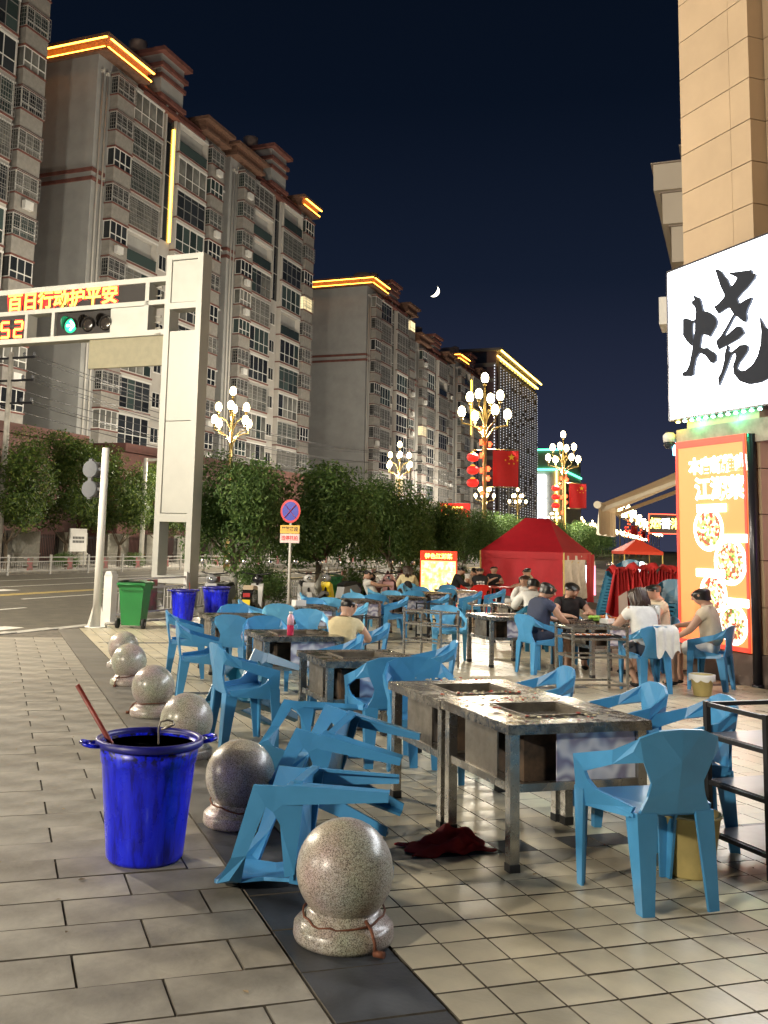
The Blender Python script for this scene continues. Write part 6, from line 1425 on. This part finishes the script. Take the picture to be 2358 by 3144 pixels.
ph=MB().box(-.035,.035,-.004,.004,-.07,.07); tag(ph.build('phone','black_metal',None,(9.26,22.65,.86-.26),-R(105)),'dark phone held by the reclining man','phone')
chair(10.75,25.35,20,'pale blue armchair under the girl with the backpack','pale')
person(10.75,25.35,20,'girl with long dark hair and a cream jacket, seen from behind by the menu board','cl_cream','cl_black','hair_brown',True,lean=.1,nod=.2,hands=((-.2,.3,.6),(.2,.3,.6)),sleeve='long')
bp2=thing('backpack','small black backpack on the back of the girl by the menu board','backpack',(10.66,25.12,.62+GZ(10.7,25.3)),-R(20)); MB().ball((0,0,.08),.13,12,8,sc=(1,.6,1.25)).build('sack','cl_black',bp2); MB().tube([(-.1,.05,-.02),(-.13,.15,.12),(-.1,.16,.26)],.015,5).build('strap','cl_black',bp2)
# the party by the tent
person(12.60,26.15,115,'diner in a black jacket with a white collar at the red table','cl_black','cl_black',lean=.25,nod=.35,sleeve='long',hands=((-.15,.42,.70),(.12,.42,.72)))
person(13.35,26.85,160,'diner in a white shirt bending low over the red table','cl_white','cl_grey',lean=.38,nod=.55,hands=((-.15,.42,.72),(.12,.42,.72)))
p3=person(12.75,24.95,20,'diner in a black T-shirt with a white print on the back','cl_black','cl_black',hair_style='buzz',lean=.12,nod=.2,hands=((-.15,.42,.72),(.12,.42,.72)))
mat('shirt_print',(0.7,0.7,0.68),.8)
mb=MB()
for i,(a,b,w,h_) in enumerate(((-.09,.86,.06,.05),(-.01,.87,.07,.045),(.07,.86,.05,.055),(-.08,.79,.05,.05),(.0,.795,.055,.06),(.07,.79,.06,.05),(-.03,.735,.10,.03),(.06,.73,.04,.03))): mb.box(a-w/2,a+w/2,-.178,-.172,b-h_/2,b+h_/2)
mb.build('shirt_print','shirt_print',p3)
person(14.10,26.70,200,'laughing diner in an open black shirt facing the plaza','cl_black','cl_black',lean=.05,nod=-.05,turn=-.2,hands=((-.10,.32,.78),(.05,.30,.90)),hair_style='cap')
person(14.35,25.10,320,'diner in a cream shirt with a hand raised to the face','cl_cream','cl_grey',lean=.15,nod=.25,turn=.4,hands=((-.14,.42,.72),(.05,.14,1.03)))
person(14.75,25.75,290,'diner in a white T-shirt at the red table','cl_white','cl_black',lean=.15,nod=.2,turn=.3,hands=((-.14,.42,.72),(.14,.40,.74)))
# the couple beside the stack
person(8.90,15.40,15,'diner with short dark hair in a white blouse with brown straps, seen from behind','cl_white','cl_black',lean=.30,nod=.45,turn=.5,sleeve='long',hands=((-.2,.40,.70),(.25,.40,.72)),hair_style='bob')
chair(9.85,17.35,205,'blue armchair under the smiling girl','blue')
person(9.85,17.35,205,'smiling girl with a fringe in a pale top and black apron','cl_white','cl_black','hair_brown',lean=.12,nod=.15,turn=.35,sleeve='long',hands=((-.15,.40,.72),(.10,.36,.80)),hair_style='bob')
# the group at the heaped table
person(7.24,12.36,80,'woman with a black bob in a dark blue puff-sleeved dress','cl_navy','cl_navy',lean=.22,nod=.40,turn=.25,hands=((-.12,.42,.70),(.16,.40,.66)),hair_style='bob',skirt=True)
chair(8.15,13.10,195,'blue armchair on the far side of the heaped table','blue')
person(8.15,13.10,195,'diner in black reaching over the heaped table with chopsticks','cl_black','cl_black',lean=.28,nod=.35,turn=-.2,hands=((-.16,.42,.80),(.12,.44,.76)))
person(7.62,10.50,8,'girl with long hair in a white and maroon top, seen from behind','cl_white','cl_shorts','hair_brown',True,lean=.34,nod=.35,hands=((-.20,.40,.74),(.14,.42,.74)),legs='back')
chair(8.85,11.95,275,'blue armchair close to the shop wall at the heaped table','blue')
person(8.85,11.95,275,'diner in a beige open-necked shirt beside the food poster','cl_beige','cl_shorts',lean=.10,nod=.25,turn=.2,hands=((-.14,.40,.72),(.14,.38,.74)))
person(8.62,10.60,325,'diner in a loose cream shirt sitting in front of the food poster','cl_beige','cl_white',lean=.14,nod=.30,hands=((-.10,.34,.62),(.14,.42,.74)),hair_style='bob',skirt=True)
# white jacket over the chair back
mb=MB(); vs=[]
for i in range(17):
    for j in range(13):
        u,v=i/16*2-1,j/12; f=v*2-1
        vs.append((.09+u*.15, -.27-.035-.045*f+.012*sin(u*9+v*3) if f>0 else -.27+.03+.05*f*0+.012*sin(u*8), .815-.34*max(0,f)*(1+.15*sin(u*6))-.16*max(0,-f)))
jk=MB().add(vs,[(i*13+j,(i+1)*13+j,(i+1)*13+j+1,i*13+j+1) for i in range(16) for j in range(12)],0,True).build('jacket','cl_white',None,(7.60,10.45,GZ(7.6,10.4)),-R(8)); tag(jk,'white jacket hung over the back of the blue chair of the long-haired girl','jacket')
